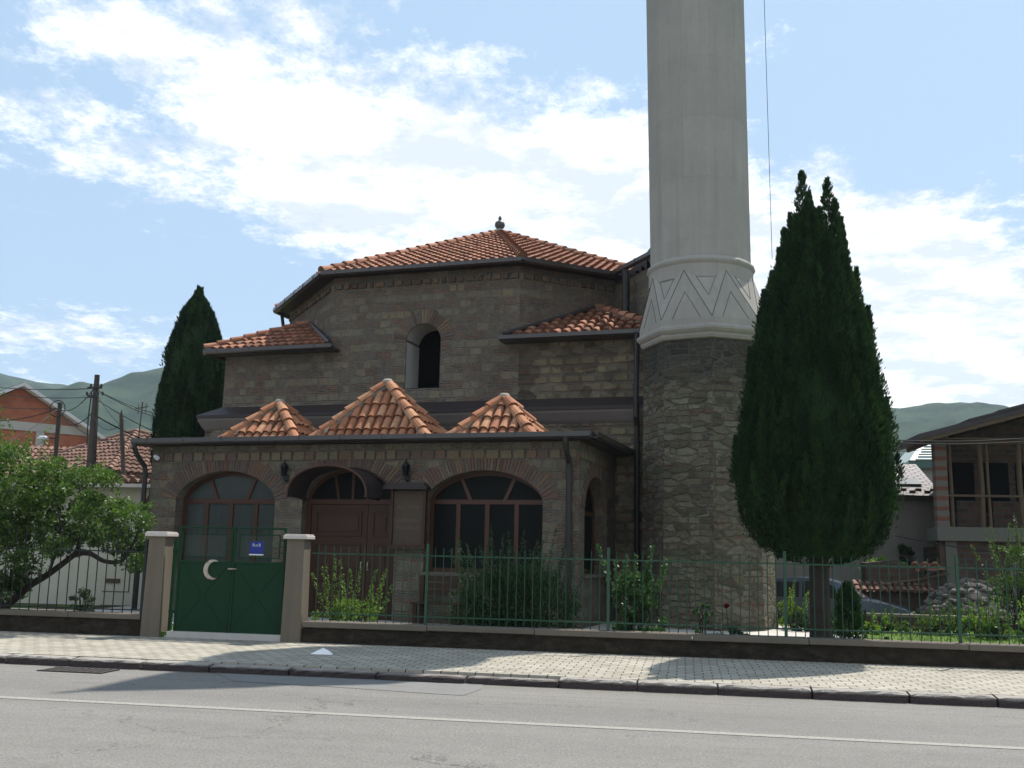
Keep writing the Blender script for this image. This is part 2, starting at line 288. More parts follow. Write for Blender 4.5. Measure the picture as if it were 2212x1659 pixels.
M['line']=material('worn_white_road_paint',lambda t:(t.mix(t.ramp(t.noise(t.ob,28,6,.75),[(.36,(0,0,0)),(.56,(.85,.85,.85))]),(.20,.19,.175),(.315,.30,.262)),t.noise(t.ob,90,3)),.85,.25,0,.4,.008)
def pav(t):
    d=t.noise(t.ob,1.7,3,.6,True); q=t.vadd(t.ob,t.vmul(t.vadd(d,(-.5,-.5,-.5)),(.05,.05,0)))
    b=t.n('ShaderNodeTexBrick',{'offset':.5},Vector=q,Color1=(.29,.265,.215),Color2=(.38,.35,.29),Mortar=(.09,.08,.06),Scale=1,Mortar_Size=.009,Mortar_Smooth=.3,Bias=0,Brick_Width=.225,Row_Height=.165)
    c=t.mix(1.,b.outputs[0],t.cm(t.m('ADD',t.m('MULTIPLY_ADD',t.noise(t.ob,1.1,5,.65),.5,.5),t.m('MULTIPLY',t.noise(t.ob,40,4,.7),.45))),'MULTIPLY')
    hol=t.n('ShaderNodeTexBrick',{'offset':.5},Vector=t.vadd(q,(.0,.0825,0)),Color1=(0,0,0),Color2=(0,0,0),Mortar=(1,1,1),Scale=1,Mortar_Size=.022,Mortar_Smooth=.2,Bias=0,Brick_Width=.225,Row_Height=.165)
    k=t.m('MULTIPLY',t.m('MULTIPLY',hol.outputs[1],b.outputs[1]),t.ramp(t.noise(t.ob,.9,4,.7),[(.45,(0,0,0)),(.6,(1,1,1))])); c=t.mix(k,c,(.03,.03,.018))
    return c,t.m('ADD',t.m('MULTIPLY',b.outputs[1],-1.),t.m('MULTIPLY',t.noise(t.ob,40,5),.6))
M['paver']=material('concrete_block_paving',pav,.92,.2,0,.5,.012)
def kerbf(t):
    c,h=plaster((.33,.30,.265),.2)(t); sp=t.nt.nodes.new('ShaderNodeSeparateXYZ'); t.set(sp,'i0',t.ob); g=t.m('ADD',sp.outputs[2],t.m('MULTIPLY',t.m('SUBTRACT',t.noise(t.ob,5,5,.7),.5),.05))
    return t.mix(t.ramp(g,[(.068,(1,1,1)),(.098,(0,0,0))]),c,(.075,.06,.058)),h  # lower part coloured dark to paint in the shade of the kerb face
M['kerb']=material('painted_shade_kerb_concrete',kerbf,.95,.15,0,1.,.03)
M['earth']=material('garden_soil_and_grass',lambda t:(t.mix(t.ramp(t.noise(t.ob,1.2,5,.6),[(.45,(0,0,0)),(.55,(1,1,1))]),(.06,.05,.03),(.075,.12,.025)),t.noise(t.ob,12,6)),.95,.1,0,.8,.04)
M['lawn']=material('mown_lawn',lambda t:(t.mix(t.noise(t.ob,30,5,.7),(.07,.125,.025),(.14,.21,.05)),t.noise(t.ob,60,5)),.95,.1,0,.8,.03)
M['apron']=plain('pale_concrete_apron',(.45,.42,.38),.2,3)
def leafmat(name,c1,c2,trans=.35,rough=.5,spec=.35):
    def fn(t):
        t.col=t.mix(1.,t.ramp(t.tint,[(0,c1),(1,c2)]),t.cm(t.m('MULTIPLY_ADD',t.noise(t.ob,1.6,3,.6),.9,.55)),'MULTIPLY'); return t.col
    m=material(name,fn,rough,spec); nt=m.node_tree; t=NT(nt); p=nt.nodes['Principled BSDF']; out=nt.nodes['Material Output']
    tr=nt.nodes.new('ShaderNodeBsdfTranslucent'); nt.links.new(p.inputs['Base Color'].links[0].from_socket,tr.inputs[0])
    mx=nt.nodes.new('ShaderNodeMixShader'); mx.inputs[0].default_value=trans; nt.links.new(p.outputs[0],mx.inputs[1]); nt.links.new(tr.outputs[0],mx.inputs[2]); nt.links.new(mx.outputs[0],out.inputs[0]); return m
M['cyp']=leafmat('cypress_foliage',(.010,.026,.010),(.032,.075,.018),.22,.7,.15)
M['leaf']=leafmat('broad_leaf',(.018,.050,.009),(.115,.205,.026),.42,.45,.4)
M['leafy']=leafmat('yellow_green_leaf',(.06,.13,.015),(.20,.32,.04),.45)
M['leafd']=leafmat('dark_shrub_leaf',(.014,.036,.010),(.040,.085,.020),.3)
M['leafg']=leafmat('glossy_leaf',(.02,.06,.015),(.07,.14,.035),.3,.42,.4)
M['petal']=leafmat('red_petal',(.10,.006,.006),(.18,.01,.01),.1)
M['bark']=plain('dark_bark',(.035,.026,.02),.35,5,bump=.8,bsc=14,bdist=.04)
M['pole']=plain('weathered_timber_pole',(.055,.045,.038),.3,4,rough=.9,bump=.4)
M['cable']=plain('black_cable',(.02,.02,.022),.1,1,bump=0)
M['brickred']=material('hollow_red_brick',lambda t:(t.mix(1.,t.n('ShaderNodeTexBrick',{'offset':.5},Vector=t.uv,Color1=(.40,.13,.065),Color2=(.29,.09,.05),Mortar=(.25,.14,.10),Scale=1,Mortar_Size=.012,Bias=0,Brick_Width=.3,Row_Height=.2).outputs[0],t.cm(t.m('MULTIPLY_ADD',t.noise(t.uv,1.5,5,.7),.8,.55)),'MULTIPLY'),t.noise(t.uv,20,5)),.9,.2,0,.4,.01)
M['brickdark']=material('unplastered_block_wall',lambda t:(t.mix(1.,t.n('ShaderNodeTexBrick',{'offset':.5},Vector=t.vadd(t.uv,t.vmul(t.noise(t.uv,4,3,.6,True),(.08,.07,0))),Color1=(.11,.055,.036),Color2=(.06,.038,.03),Mortar=(.075,.062,.052),Scale=1,Mortar_Size=.035,Bias=0,Brick_Width=.36,Row_Height=.16).outputs[0],t.cm(t.m('MULTIPLY_ADD',t.noise(t.uv,2.5,5,.7),1.2,.35)),'MULTIPLY'),t.noise(t.uv,20,5)),.95,.2,0,.4,.02)
def sepz(t):
    sp=t.nt.nodes.new('ShaderNodeSeparateXYZ'); t.set(sp,'i0',t.uv); return sp.outputs[1]
M['band']=material('brick_and_mortar_pier',lambda t:(t.mix(t.m('LESS_THAN',t.m('FRACT',t.m('MULTIPLY',t.m('ADD',sepz(t),t.m('MULTIPLY',t.noise(t.uv,5,3),.06)),3.6)),.42),(.14,.125,.105),(.155,.065,.048)),t.noise(t.uv,20,5)),.95,.2,0,.4,.02)
M['slab']=material('raw_concrete_slab',plaster((.125,.12,.10),.35),.95,.2,0,.3,.01)
M['grey']=material('grey_plaster_wall',plaster((.22,.205,.185)),.95,.2,0,.2,.01)
M['cream']=material('cream_plaster_wall',plaster((.50,.47,.38),.15),.92,.2,0,.15,.01)
M['timber']=plain('raw_timber',(.10,.07,.045),.35,4,rough=.9,bump=.3)
M['roofdark']=plain('dark_roof_sheeting',(.055,.045,.045),.3,2,rough=.7)
M['roofwhite']=plain('white_roof_edge',(.55,.53,.52),.15,2)
M['slate']=material('pale_shingle_roof',lambda t:(t.mix(1.,t.n('ShaderNodeTexBrick',{'offset':.5},Vector=t.uv,Color1=(.40,.37,.35),Color2=(.33,.30,.29),Mortar=(.15,.13,.125),Scale=1,Mortar_Size=.035,Bias=0,Brick_Width=.30,Row_Height=.16).outputs[0],t.cm(t.m('MULTIPLY_ADD',t.noise(t.uv,2,4),.4,.8)),'MULTIPLY'),t.noise(t.uv,20,5)),.8,.3)
M['greenroof']=plain('green_metal_roof',(.05,.10,.085),.15,2,rough=.4)
M['stone']=plain('grey_field_stone',(.13,.115,.10),.35,5,tint=.7,rough=.95,bump=.6,bsc=9)
M['car']=plain('silver_blue_car_paint',(.11,.135,.19),.05,1,rough=.18,spec=.6,metal=.5,bump=0)
M['carglass']=pane('car_glass',(.02,.025,.03),.05)
M['screen']=pane('car_windscreen',(.10,.115,.13),.08,.9)
M['rubber']=plain('black_rubber',(.015,.015,.015),.2,5,bump=.1)
M['steel']=plain('wheel_alloy',(.35,.35,.36),.1,3,rough=.3,metal=.8,bump=0)
M['red']=plain('red_lamp_lens',(.4,.02,.01),.1,3,rough=.2,bump=0)
M['lamp']=plain('clear_lamp_lens',(.5,.5,.5),.1,3,rough=.1,bump=0)
M['blue']=plain('blue_enamel',(.01,.025,.20),.15,9,rough=.4,bump=0)
M['white']=plain('white_enamel',(.6,.6,.62),.1,5,rough=.4,bump=0)
M['paper']=plain('white_paper',(.75,.74,.72),.1,5,bump=.1)
M['plaque']=plain('reddish_stone_slab',(.08,.056,.040),.25,7,bump=.2)
M['letter']=plain('worn_gilt_lettering',(.14,.11,.09),.2,9,bump=0)
M['hill']=material('wooded_hillside',lambda t:t.mix(t.ramp(t.noise(t.ob,.03,8,.75),[(.42,(0,0,0)),(.58,(1,1,1))]),(.006,.02,.008),(.032,.055,.024)),1.,.05)
M['lead']=plain('grey_lead_finial',(.09,.085,.085),.3,7,rough=.5,metal=.3)
M['grate']=plain('rusty_iron_grate',(.06,.05,.045),.3,8,rough=.7)
# ---------------------------------------------------------------- tiled roofs
def inpoly(x,y,P):
    c=False; n=len(P)
    for i in range(n):
        x1,y1=P[i]; x2,y2=P[(i+1)%n]
        if (y1>y)!=(y2>y) and x<(x2-x1)*(y-y1)/(y2-y1)+x1: c=not c
    return c
def tiles(mb,P,pitch=.205,row=.34,r=.078,over=.06,seg=5,pan=None):
    P=[Vector(p) for p in P]; nrm=(P[1]-P[0]).cross(P[2]-P[0]).normalized()
    if nrm.z<0: nrm=-nrm
    u=Vector((0,0,1)).cross(nrm); u=u.normalized() if u.length>1e-4 else Vector((1,0,0)); s=nrm.cross(u).normalized()
    if s.z<0: s=-s; 
    O=P[0]; Q=[((p-O).dot(u),(p-O).dot(s)) for p in P]
    if pan is not None: pan.poly([p-nrm*.02 for p in P])
    x0=min(q[0] for q in Q); x1=max(q[0] for q in Q); y0=min(q[1] for q in Q); y1=max(q[1] for q in Q)
    nx=int((x1-x0)/pitch)+1; ny=int((y1-y0)/row)+2; off=((x1-x0)-(nx-1)*pitch)/2
    for i in range(nx):
        x=x0+off+i*pitch
        for j in range(ny):
            y=y0-over+j*row
            if not inpoly(x,max(y+row*.5,y0+.02),Q): continue
            t=min(1,max(0,random.gauss(.5,.22))); base=len(mb.v); jx=random.uniform(-.008,.008); jy=random.uniform(-.012,.012)
            for (yy,rr,h) in ((y+jy,r*1.1,.048),(y+row+.03+jy,r*.88,.012)):
                for k in range(seg+1):
                    a=PI*k/seg; mb.v.append(tuple(O+u*(x+jx+rr*math.cos(a))+s*yy+nrm*(h+rr*math.sin(a)*.9-.02)))
            n=seg+1
            for k in range(seg): mb.f.append((base+k,base+k+1,base+n+k+1,base+n+k)); mb.t.append(t)
            mb.f.append(tuple(base+k for k in reversed(range(n)))); mb.t.append(0.)  # lower tile end takes the darkest tint, painting the shadow beneath it
def ridge(mb,mo,p0,p1,r=.105,step=.36,lift=.05):
    p0=Vector(p0);p1=Vector(p1); d=p1-p0; L=d.length; d.normalize(); n=max(1,int(round(L/step))); st=L/n
    side=d.cross(Vector((0,0,1))).normalized(); upv=side.cross(d).normalized(); seg=6
    for i in range(n):
        t=min(1,max(0,random.gauss(.62,.2))); base=len(mb.v)
        for (q,rr,h) in ((i*st-.03,r*1.12,lift+.02),((i+1)*st+.03,r*.92,lift-.01)):
            for k in range(seg+1):
                a=PI*k/seg; mb.v.append(tuple(p0+d*q+side*(rr*math.cos(a))+upv*(h+rr*math.sin(a))))
        m=seg+1
        for k in range(seg): mb.f.append((base+k+1,base+k,base+m+k,base+m+k+1)); mb.t.append(t)
        mb.f.append(tuple(base+k for k in range(m))); mb.t.append(.05)
    mo.tube([p0+upv*.0,p1+upv*.0],.085,8)
# ---------------------------------------------------------------- walls with arched openings (local x/z, facade plane y=Y)
def archz(t,p=.62): return max(0.,1-t*t)**p
def awall(mb,x0,x1,z0,z1,ops,Y=0.,th=.35,fx=None,back=True,NS=22):
    fx=fx or (lambda x,y,z:(x,y,z)); e=[]; cur=x0
    def q(a,b,c,d): mb.poly([fx(*a),fx(*b),fx(*c),fx(*d)])
    for (xa,xb,zs,zp,zt,pw) in sorted(ops):
        q((cur,Y,z0),(xa,Y,z0),(xa,Y,z1),(cur,Y,z1)); xm=(xa+xb)/2; hw=(xb-xa)/2
        xs=[xm-hw*math.cos(PI*i/NS) for i in range(NS+1)]; zz=[zp+(zt-zp)*archz((x-xm)/hw,pw) for x in xs]
        for i in range(NS):
            if zs>z0+.01: q((xs[i],Y,z0),(xs[i+1],Y,z0),(xs[i+1],Y,zs),(xs[i],Y,zs))
            q((xs[i],Y,zz[i]),(xs[i+1],Y,zz[i+1]),(xs[i+1],Y,z1),(xs[i],Y,z1))
            q((xs[i],Y,zz[i]),(xs[i],Y+th,zz[i]),(xs[i+1],Y+th,zz[i+1]),(xs[i+1],Y,zz[i+1]))
        q((xa,Y,zs),(xa,Y+th,zs),(xa,Y+th,zp),(xa,Y,zp)); q((xb,Y,zp),(xb,Y+th,zp),(xb,Y+th,zs),(xb,Y,zs))
        q((xa,Y,zs),(xb,Y,zs),(xb,Y+th,zs),(xa,Y+th,zs)); cur=xb
    q((cur,Y,z0),(x1,Y,z0),(x1,Y,z1),(cur,Y,z1))
def archring(mb,xa,xb,zp,zt,pw,Y,w=.30,fx=None,n=34,jut=.012,mort=.25):
    fx=fx or (lambda x,y,z:(x,y,z)); xm=(xa+xb)/2; hw=(xb-xa)/2
    pts=[(xm-hw*math.cos(PI*i/200),zp+(zt-zp)*archz(math.cos(PI*i/200),pw)) for i in range(201)]
    L=[0.]
    for i in range(200): L.append(L[-1]+math.hypot(pts[i+1][0]-pts[i][0],pts[i+1][1]-pts[i][1]))
    def at(s):
        s=min(max(s,0),L[-1]-1e-6); i=max(j for j in range(200) if L[j]<=s) ; f=(s-L[i])/(L[i+1]-L[i]); a=pts[i];b=pts[i+1]
        j0=max(0,i-6);j1=min(200,i+7); dx=pts[j1][0]-pts[j0][0]; dz=pts[j1][1]-pts[j0][1]; l=math.hypot(dx,dz)
        return (a[0]+(b[0]-a[0])*f,a[1]+(b[1]-a[1])*f),(-dz/l,dx/l)
    for k in range(n):
        s0=L[-1]*(k+mort/2)/n; s1=L[-1]*(k+1-mort/2)/n; (p,np_),(q,nq)=at(s0),at(s1); ww=w*random.uniform(.8,1.12); y=Y-jut*random.uniform(.5,1.3); t=random.random()
        A=[(p[0],p[1]),(q[0],q[1]),(q[0]+nq[0]*ww,q[1]+nq[1]*ww),(p[0]+np_[0]*ww,p[1]+np_[1]*ww)]
        mb.poly([fx(a[0],y,a[1]) for a in A],t)
        for i in range(4):
            a=A[i];b=A[(i+1)%4]; mb.poly([fx(b[0],y,b[1]),fx(a[0],y,a[1]),fx(a[0],Y+.02,a[1]),fx(b[0],Y+.02,b[1])],t)
def arch_window(parent,xa,xb,zs,zp,zt,pw,Y,fx=None,mull=3,pm='pane',fan=2,name='window',fr=.085,dep=.26):
    fx=fx or (lambda x,y,z:(x,y,z)); mb=MB(); xm=(xa+xb)/2; hw=(xb-xa)/2; y0=Y+dep; y1=y0+.07; NS=22
    def bar(A,t=None):   # quad in x/z extruded
        a=[fx(p[0],y0,p[1]) for p in A]; b=[fx(p[0],y1,p[1]) for p in A]; mb.poly(a,t)
        for i in range(4): j=(i+1)%4; mb.poly([a[j],a[i],b[i],b[j]],t)
    def rect(a,b,c,d): bar([(a,c),(b,c),(b,d),(a,d)],.5)
    rect(xa,xa+fr,zs,zp); rect(xb-fr,xb,zs,zp); rect(xa+fr,xb-fr,zs,zs+fr); rect(xa+fr,xb-fr,zp-.06,zp+.03)
    xs=[xm-hw*math.cos(PI*i/NS) for i in range(NS+1)]; hi=hw-fr
    for i in range(NS):
        a,b=xs[i],xs[i+1]; f=lambda x:(xm+(x-xm)*hi/hw, zp+(zt-fr-zp)*archz((x-xm)/hw,pw))
        za=zp+(zt-zp)*archz((a-xm)/hw,pw); zb=zp+(zt-zp)*archz((b-xm)/hw,pw); fa,fb=f(a),f(b); bar([fa,fb,(b,zb),(a,za)],.5)
    for k in range(1,mull+1):
        x=xa+(xb-xa)*k/(mull+1); rect(x-.045,x+.045,zs+fr,zp-.06)
    for k in range(fan):
        sg=(-1,1)[k]; b0=xm+sg*hw*.30; b1=xm+sg*hw*.46; zz=zp+(zt-zp)*archz((b1-xm)/hw,pw)-fr*.6
        bar([(b0-.04,zp+.03),(b0+.04,zp+.03),(b1+.04,zz),(b1-.04,zz)] ,.5)
    w=mb.build(name,M['wood'],parent)
    g=MB(); yy=y0+.035
    zs_=[zp+(zt-zp)*archz((x-xm)/hw,pw) for x in xs]
    g.poly([fx(xa+.02,yy,zs+.02),fx(xb-.02,yy,zs+.02)]+[fx(x,yy,z-.01) for x,z in reversed(list(zip(xs,zs_)))])
    g.build('pane',M[pm],w); return w
# ================================================================ THE MOSQUE
MQ=thing('mosque','old stone and brick mosque with red tiled octagonal roof and arched porch','mosque',(-1.97,19.27,0),rad(-8.6))
GZ=.15; PZ=3.74
P_OPS=[(-8.96,-6.52,1.12,2.58,3.20,.62),(-5.88,-3.76,.2,2.58,3.26,.62),(-3.13,-.70,1.20,2.60,3.19,.62)]
mb=MB(); awall(mb,-9.65,0,GZ,PZ,P_OPS,0)
SX=lambda y:(lambda a,b,c:(0-b,a,c))
sfx=lambda x,y,z:(-y,x,z)          # side wall: local x runs back along +y, depth goes inward (-x)
awall(mb,0,3.5,GZ,PZ,[(.47,2.38,1.22,2.45,3.16,.5)],0,fx=sfx)
mb.poly([(-9.65,3.5,GZ),(-9.65,0,GZ),(-9.65,0,PZ),(-9.65,3.5,PZ)])
mb.build('porch_wall',M['wall'],MQ)
mb=MB()
for (a,b,s,p,t,w) in P_OPS: ma=MB(); archring(ma,a,b,p,t,w,0,n=46,w=.34); ma.build('arch_surround',M['arch'],MQ)
ma=MB(); archring(ma,.47,2.38,2.45,3.16,.5,0,fx=sfx,n=34,w=.3); ma.build('arch_surround',M['arch'],MQ)
x=-9.6
while x<-.2:      # course of small yellow blocks under the eaves
    w=random.uniform(.17,.27); mb.box(x,x+w,-.02-random.random()*.012,.05,3.42,3.42+random.uniform(.15,.18),random.choice((1,1,.95,.9,.55))); x+=w+.055
y=.1
while y<3.3:
    w=random.uniform(.17,.27); mb.box(-.05,.02+random.random()*.012,y,y+w,3.42,3.59,random.choice((1,.9,.5))); y+=w+.055
mb.build('eaves_block_course',M['arch'],MQ)
# porch interior floor and back so that nothing shows through
mb=MB(); mb.box(-9.3,-.35,.5,3.45,3.5,3.6); mb.build('porch_ceiling',M['cornice'],MQ)
arch_window(MQ,-8.96,-6.52,1.12,2.58,3.20,.62,0)
arch_window(MQ,-3.13,-.70,1.20,2.60,3.19,.62,0,pm='pane2')
arch_window(MQ,.47,2.38,1.22,2.45,3.16,.5,0,fx=sfx,mull=1,fan=0,pm='pane2')
mb=MB(); mb.box(-9.02,-6.46,-.05,.3,1.06,1.125); mb.build('window_sill',M['coping'],MQ)
mb=MB(); mb.box(-3.2,-.63,-.05,.3,1.14,1.205); mb.build('window_sill',M['coping'],MQ)
mb=MB(); mb.box(-.3,.05,.4,2.45,1.16,1.225); mb.build('window_sill',M['coping'],MQ)
# door
D=MB(); xa,xb=-5.88,-3.76; y0=.2
D.box(xa,xa+.1,y0,y0+.1,.2,2.62); D.box(xb-.1,xb,y0,y0+.1,.2,2.62); D.box(xa+.1,xb-.1,y0,y0+.1,2.52,2.62)
door=D.build('door_frame',M['wood'],MQ)
for i,(a,b) in enumerate(((xa+.105,-4.49),(-4.48,xb-.105))):
    D=MB(); D.box(a,b,y0+.03,y0+.08,.22,2.515,.5); w=(b-a)
    for (z0,z1) in ((.4,1.0),(1.15,1.72),(1.87,2.38)):
        for (c,d) in ((a+.12,b-.12),):
            D.box(c,d,y0+.005,y0+.03,z0,z0+.03,.2); D.box(c,d,y0+.005,y0+.03,z1-.03,z1,.2); D.box(c,c+.03,y0+.005,y0+.03,z0+.03,z1-.03,.2); D.box(d-.03,d,y0+.005,y0+.03,z0+.03,z1-.03,.2)
            D.box(c+.08,d-.08,y0+.012,y0+.03,z0+.1,z1-.1,.8)
    lf=D.build('door_leaf',M['door'],door,bevel=.004)
    H=MB(); xx=b-.07 if i==0 else a+.07; H.tube([(xx,y0,1.2),(xx,y0-.05,1.2),(xx,y0-.05,1.36),(xx,y0,1.36)],.012); H.build('handle',M['galv'],lf)
# fanlight
D=MB(); xm=(xa+xb)/2; hw=(xb-xa)/2; NS=22
xs=[xm-hw*math.cos(PI*i/NS) for i in range(NS+1)]; f=lambda x:2.58+.68*archz((x-xm)/hw)
for i in range(NS):
    g=lambda x:(xm+(x-xm)*.92,2.58+.6*archz((x-xm)/hw)); a,b=xs[i],xs[i+1]
    D.poly([(g(a)[0],y0,g(a)[1]),(g(b)[0],y0,g(b)[1]),(b,y0,f(b)),(a,y0,f(a))],.5)
for x0_,x1_ in ((-5.15,-5.25),(-4.5,-4.4),(-4.83,-4.83)):
    z=f(x1_)-.05; D.poly([(x0_-.03,y0,2.62),(x0_+.03,y0,2.62),(x1_+.03,y0,z),(x1_-.03,y0,z)],.5)
fl=D.build('fanlight',M['wood'],MQ)
D=MB(); D.poly([(xa+.02,y0+.03,2.62),(xb-.02,y0+.03,2.62)]+[(x,y0+.03,max(2.63,f(x)-.01)) for x in reversed(xs)]); D.build('pane',M['pane2'],fl)
mb=MB(); mb.box(-6.0,-3.6,-.35,.2,.0,.2); mb.box(-6.2,-3.4,-.65,-.35,.0,.1); mb.build('door_step',M['coping'],MQ)
# canopy over the door
mb=MB(); N=18; c0,c1=-5.82,-4.1; zc=2.62; zh=.6
def cpt(i,off,y,dx=0): 
    a=PI*i/N; return ((c0+c1)/2-(c1-c0)/2*math.cos(a)*(1+off/1.0)+dx, y, zc+(zh+off)*math.sin(a)**.8)
ya,yb=-.70,-.03
for i in range(N):
    A=[cpt(i,0,ya),cpt(i+1,0,ya),cpt(i+1,0,yb,.04),cpt(i,0,yb,.04)]; Bq=[cpt(i,.03,ya),cpt(i+1,.03,ya),cpt(i+1,.03,yb,.04),cpt(i,.03,yb,.04)]
    mb.poly(A[::-1],.4); mb.poly(Bq,.4); mb.poly([A[0],A[1],Bq[1],Bq[0]],.4); mb.poly([A[3],A[2],Bq[2],Bq[3]],.4)
cn=mb.build('door_canopy',M['flash'],MQ)
mb=MB(); mb.tube([cpt(i,.02,ya-.01) for i in range(N+1)],.022,6); mb.build('canopy_rim',M['wood'],cn)
for xx in (c0+.05,c1-.05): mb=MB(); mb.tube([(xx,ya+.05,2.64),(xx,-.02,2.60)],.02,6); mb.build('bracket',M['black'],cn)
# porch roof: flat metal deck with gutter and three tiled pyramids
mb=MB(); mb.box(-9.9,.3,-.28,3.45,PZ+.005,PZ+.10); mb.build('porch_deck',M['flash'],MQ)
def gutter(mb,p0,p1,w=.13,h=.12,out=(0,-1)):
    p0=Vector(p0);p1=Vector(p1); o=Vector((out[0],out[1],0)); prof=[(0,h),(0,.03),(.03,0),(w-.03,-.0),(w,.03),(w,h),(w-.012,h),(w-.012,.035),(w-.035,.012),(.035,.012),(.012,.035),(.012,h)]
    a=[p0+o*q[0]+Vector((0,0,q[1])) for q in prof]; b=[p1+o*q[0]+Vector((0,0,q[1])) for q in prof]; n=len(prof)
    for i in range(n): j=(i+1)%n; mb.poly([a[i],b[i],b[j],a[j]],.5)
    mb.poly(a[::-1],.5); mb.poly(b,.5)
    L=(p1-p0).length; d=(p1-p0).normalized()
    k=.4
    while k<L:
        c=p0+d*k; mb.tube([c+o*(-.0)+Vector((0,0,h+.012)),c+o*(w+.004)+Vector((0,0,h+.012)),c+o*(w+.008)+Vector((0,0,.02))],.009,5); k+=.93
mb=MB(); gutter(mb,(-9.93,-.29,PZ+.02),(.32,-.29,PZ+.02)); gutter(mb,(.31,-.3,PZ+.02),(.31,3.2,PZ+.02),out=(1,0)); mb.build('gutter',M['gutter'],MQ)
def downpipe(x,y,pts,r=.05,parent=MQ,brk=True):
    mb=MB(); mb.tube(pts,r,10); 
    return mb.build('downpipe',M['pipe'],parent,smooth=False)
downpipe(0,0,[(-.17,-.36,PZ+.06),(-.17,-.36,PZ-.05),(-.17,-.3,PZ-.2),(-.17,-.09,PZ-.42),(-.17,-.07,PZ-.55),(-.17,-.07,.2)],.055)
downpipe(0,0,[(-9.86,-.36,PZ+.06),(-9.86,-.36,PZ-.05),(-9.83,-.3,PZ-.2),(-9.76,-.09,PZ-.45),(-9.75,-.07,PZ-.6),(-9.75,-.07,.2)],.055)
def BH(u,v,y):
    d=ray(u,v); a=rad(-8.6); Yx,Yy=-math.sin(a),math.cos(a); Xx,Xy=math.cos(a),math.sin(a); ox,oy=-1.97,19.27
    k=((ox+Yx*y)*Yx+(oy+Yy*y)*Yy)/(d.x*Yx+d.y*Yy); p=CAM+d*k; return ((p.x-ox)*Xx+(p.y-oy)*Xy,p.z)
for (u_,v_,hb) in ((605,864,.94),(838,820,1.34),(1090,851,.90)):
    ax,az=BH(u_,v_,1.25); hy_=.82
    zb=PZ+.10; c=(ax,1.25,az-.10); bs=[(ax-hb,1.25-hy_,zb),(ax+hb,1.25-hy_,zb),(ax+hb,1.25+hy_,zb),(ax-hb,1.25+hy_,zb)]
    mb=MB(); pn=MB(); mo=MB()
    for i in range(4): tiles(mb,[bs[i],bs[(i+1)%4],c],pan=pn,r=.082)
    for b in bs: ridge(mb,mo,b,c,r=.112,step=.37,lift=.02)
    rf=mb.build('porch_roof',M['tile'],MQ); pn.build('roof_base',M['pan'],rf)
    mo.lathe([(.0,az+.02),(.08,az+.01),(.12,az-.03),(.14,az-.10)][::-1],10,(ax,1.25)); mo.build('ridge_mortar',M['mortar'],rf,smooth=True)
# ---- main body: square below, octagonal drum above
X0,X1,Y0,Y1=-10.34,.65,3.5,14.5; L=3.03; BZ=6.50; DZ=8.38
drum=[(X0+L,Y0),(X1-L,Y0),(X1,Y0+L),(X1,Y1-L),(X1-L,Y1),(X0+L,Y1),(X0,Y1-L),(X0,Y0+L)]
mb=MB()
WIN=(-5.27,-4.36,5.46,6.62,7.06,.5)
awall(mb,X0+L,X1-L,4.0,DZ,[WIN],Y0,th=.86,NS=16)
awall(mb,X0,X0+L-.001,4.0,BZ,[],Y0); 
mb2=MB(); awall(mb2,X1-L+.001,X1+.2,4.0,BZ,[],Y0)
for (a,b) in (((X1,Y0),(X1,Y1)),((X1,Y1),(X0,Y1)),((X0,Y1),(X0,Y0))):
    mb.poly([(a[0],a[1],.1),(b[0],b[1],.1),(b[0],b[1],BZ),(a[0],a[1],BZ)])
for i in range(1,8):
    a=drum[i];b=drum[(i+1)%8]; mb.poly([(a[0],a[1],BZ-.3),(b[0],b[1],BZ-.3),(b[0],b[1],DZ),(a[0],a[1],DZ)])
# bridge between drum and minaret
mb.prism([(-.50,5.35),(1.0,3.6),(1.8,3.4),(1.8,6.2),(.4,6.2)],BZ-.4,8.25)
mb2.prism([(X0-.28,Y0-.28),(X1+.45,Y0-.28),(X1+.45,Y0+.2),(X1+.28,Y1+.28),(X0-.28,Y1+.28)],.1,4.52,top=True,bottom=False)
# string course of small bricks under the drum eaves
mb.build('body_wall',M['wall'],MQ); mb2.build('base_wall',M['wall2'],MQ)
mb=MB(); archring(mb,*WIN[:2],WIN[3],WIN[4],.5,Y0,n=26,w=.36); mb.build('arch_surround',M['arch'],MQ)
for i in (0,1,7):
    mb=MB()
    a=Vector((*drum[i],0));b=Vector((*drum[(i+1)%8],0)); d=(b-a).normalized(); nn=Vector((d.y,-d.x,0)); k=.1; T=(b-a).length
    while k<T-.2:
        w=random.uniform(.10,.2); c=a+d*(k+w/2)+nn*.02; mb.obox((c.x,c.y,DZ-.28),(w,.07,.12),math.atan2(d.y,d.x),0,random.choice((0,.2,.5,.9))); k+=w+.09
    mb.build('eaves_block_course',M['arch'],MQ)
# drum window: plastered reveal, dark grille pane set deep
mb=MB(); xa,xb,zs,zp,zt,_=WIN; xm=(xa+xb)/2; hw=(xb-xa)/2; NS=16
xs=[xm-hw*math.cos(PI*i/NS) for i in range(NS+1)]; fz=lambda x,h=hw,k=1.:zp+(zt-zp)*k*archz((x-xm)/h,.5)
th=.82; S=.985
for i in range(NS):
    a,b=xm+(xs[i]-xm)*S,xm+(xs[i+1]-xm)*S; mb.poly([(a,Y0+.015,fz(a)-.012),(a,Y0+th,fz(a)-.012),(b,Y0+th,fz(b)-.012),(b,Y0+.015,fz(b)-.012)],.5)
    mb.poly([(a,Y0+th,zs),(b,Y0+th,zs),(b,Y0+th,fz(b)),(a,Y0+th,fz(a))],.5) if False else None
mb.poly([(xa+.012,Y0+.015,zs+.01),(xa+.012,Y0+th,zs+.01),(xa+.012,Y0+th,zp),(xa+.012,Y0+.015,zp)],.5)
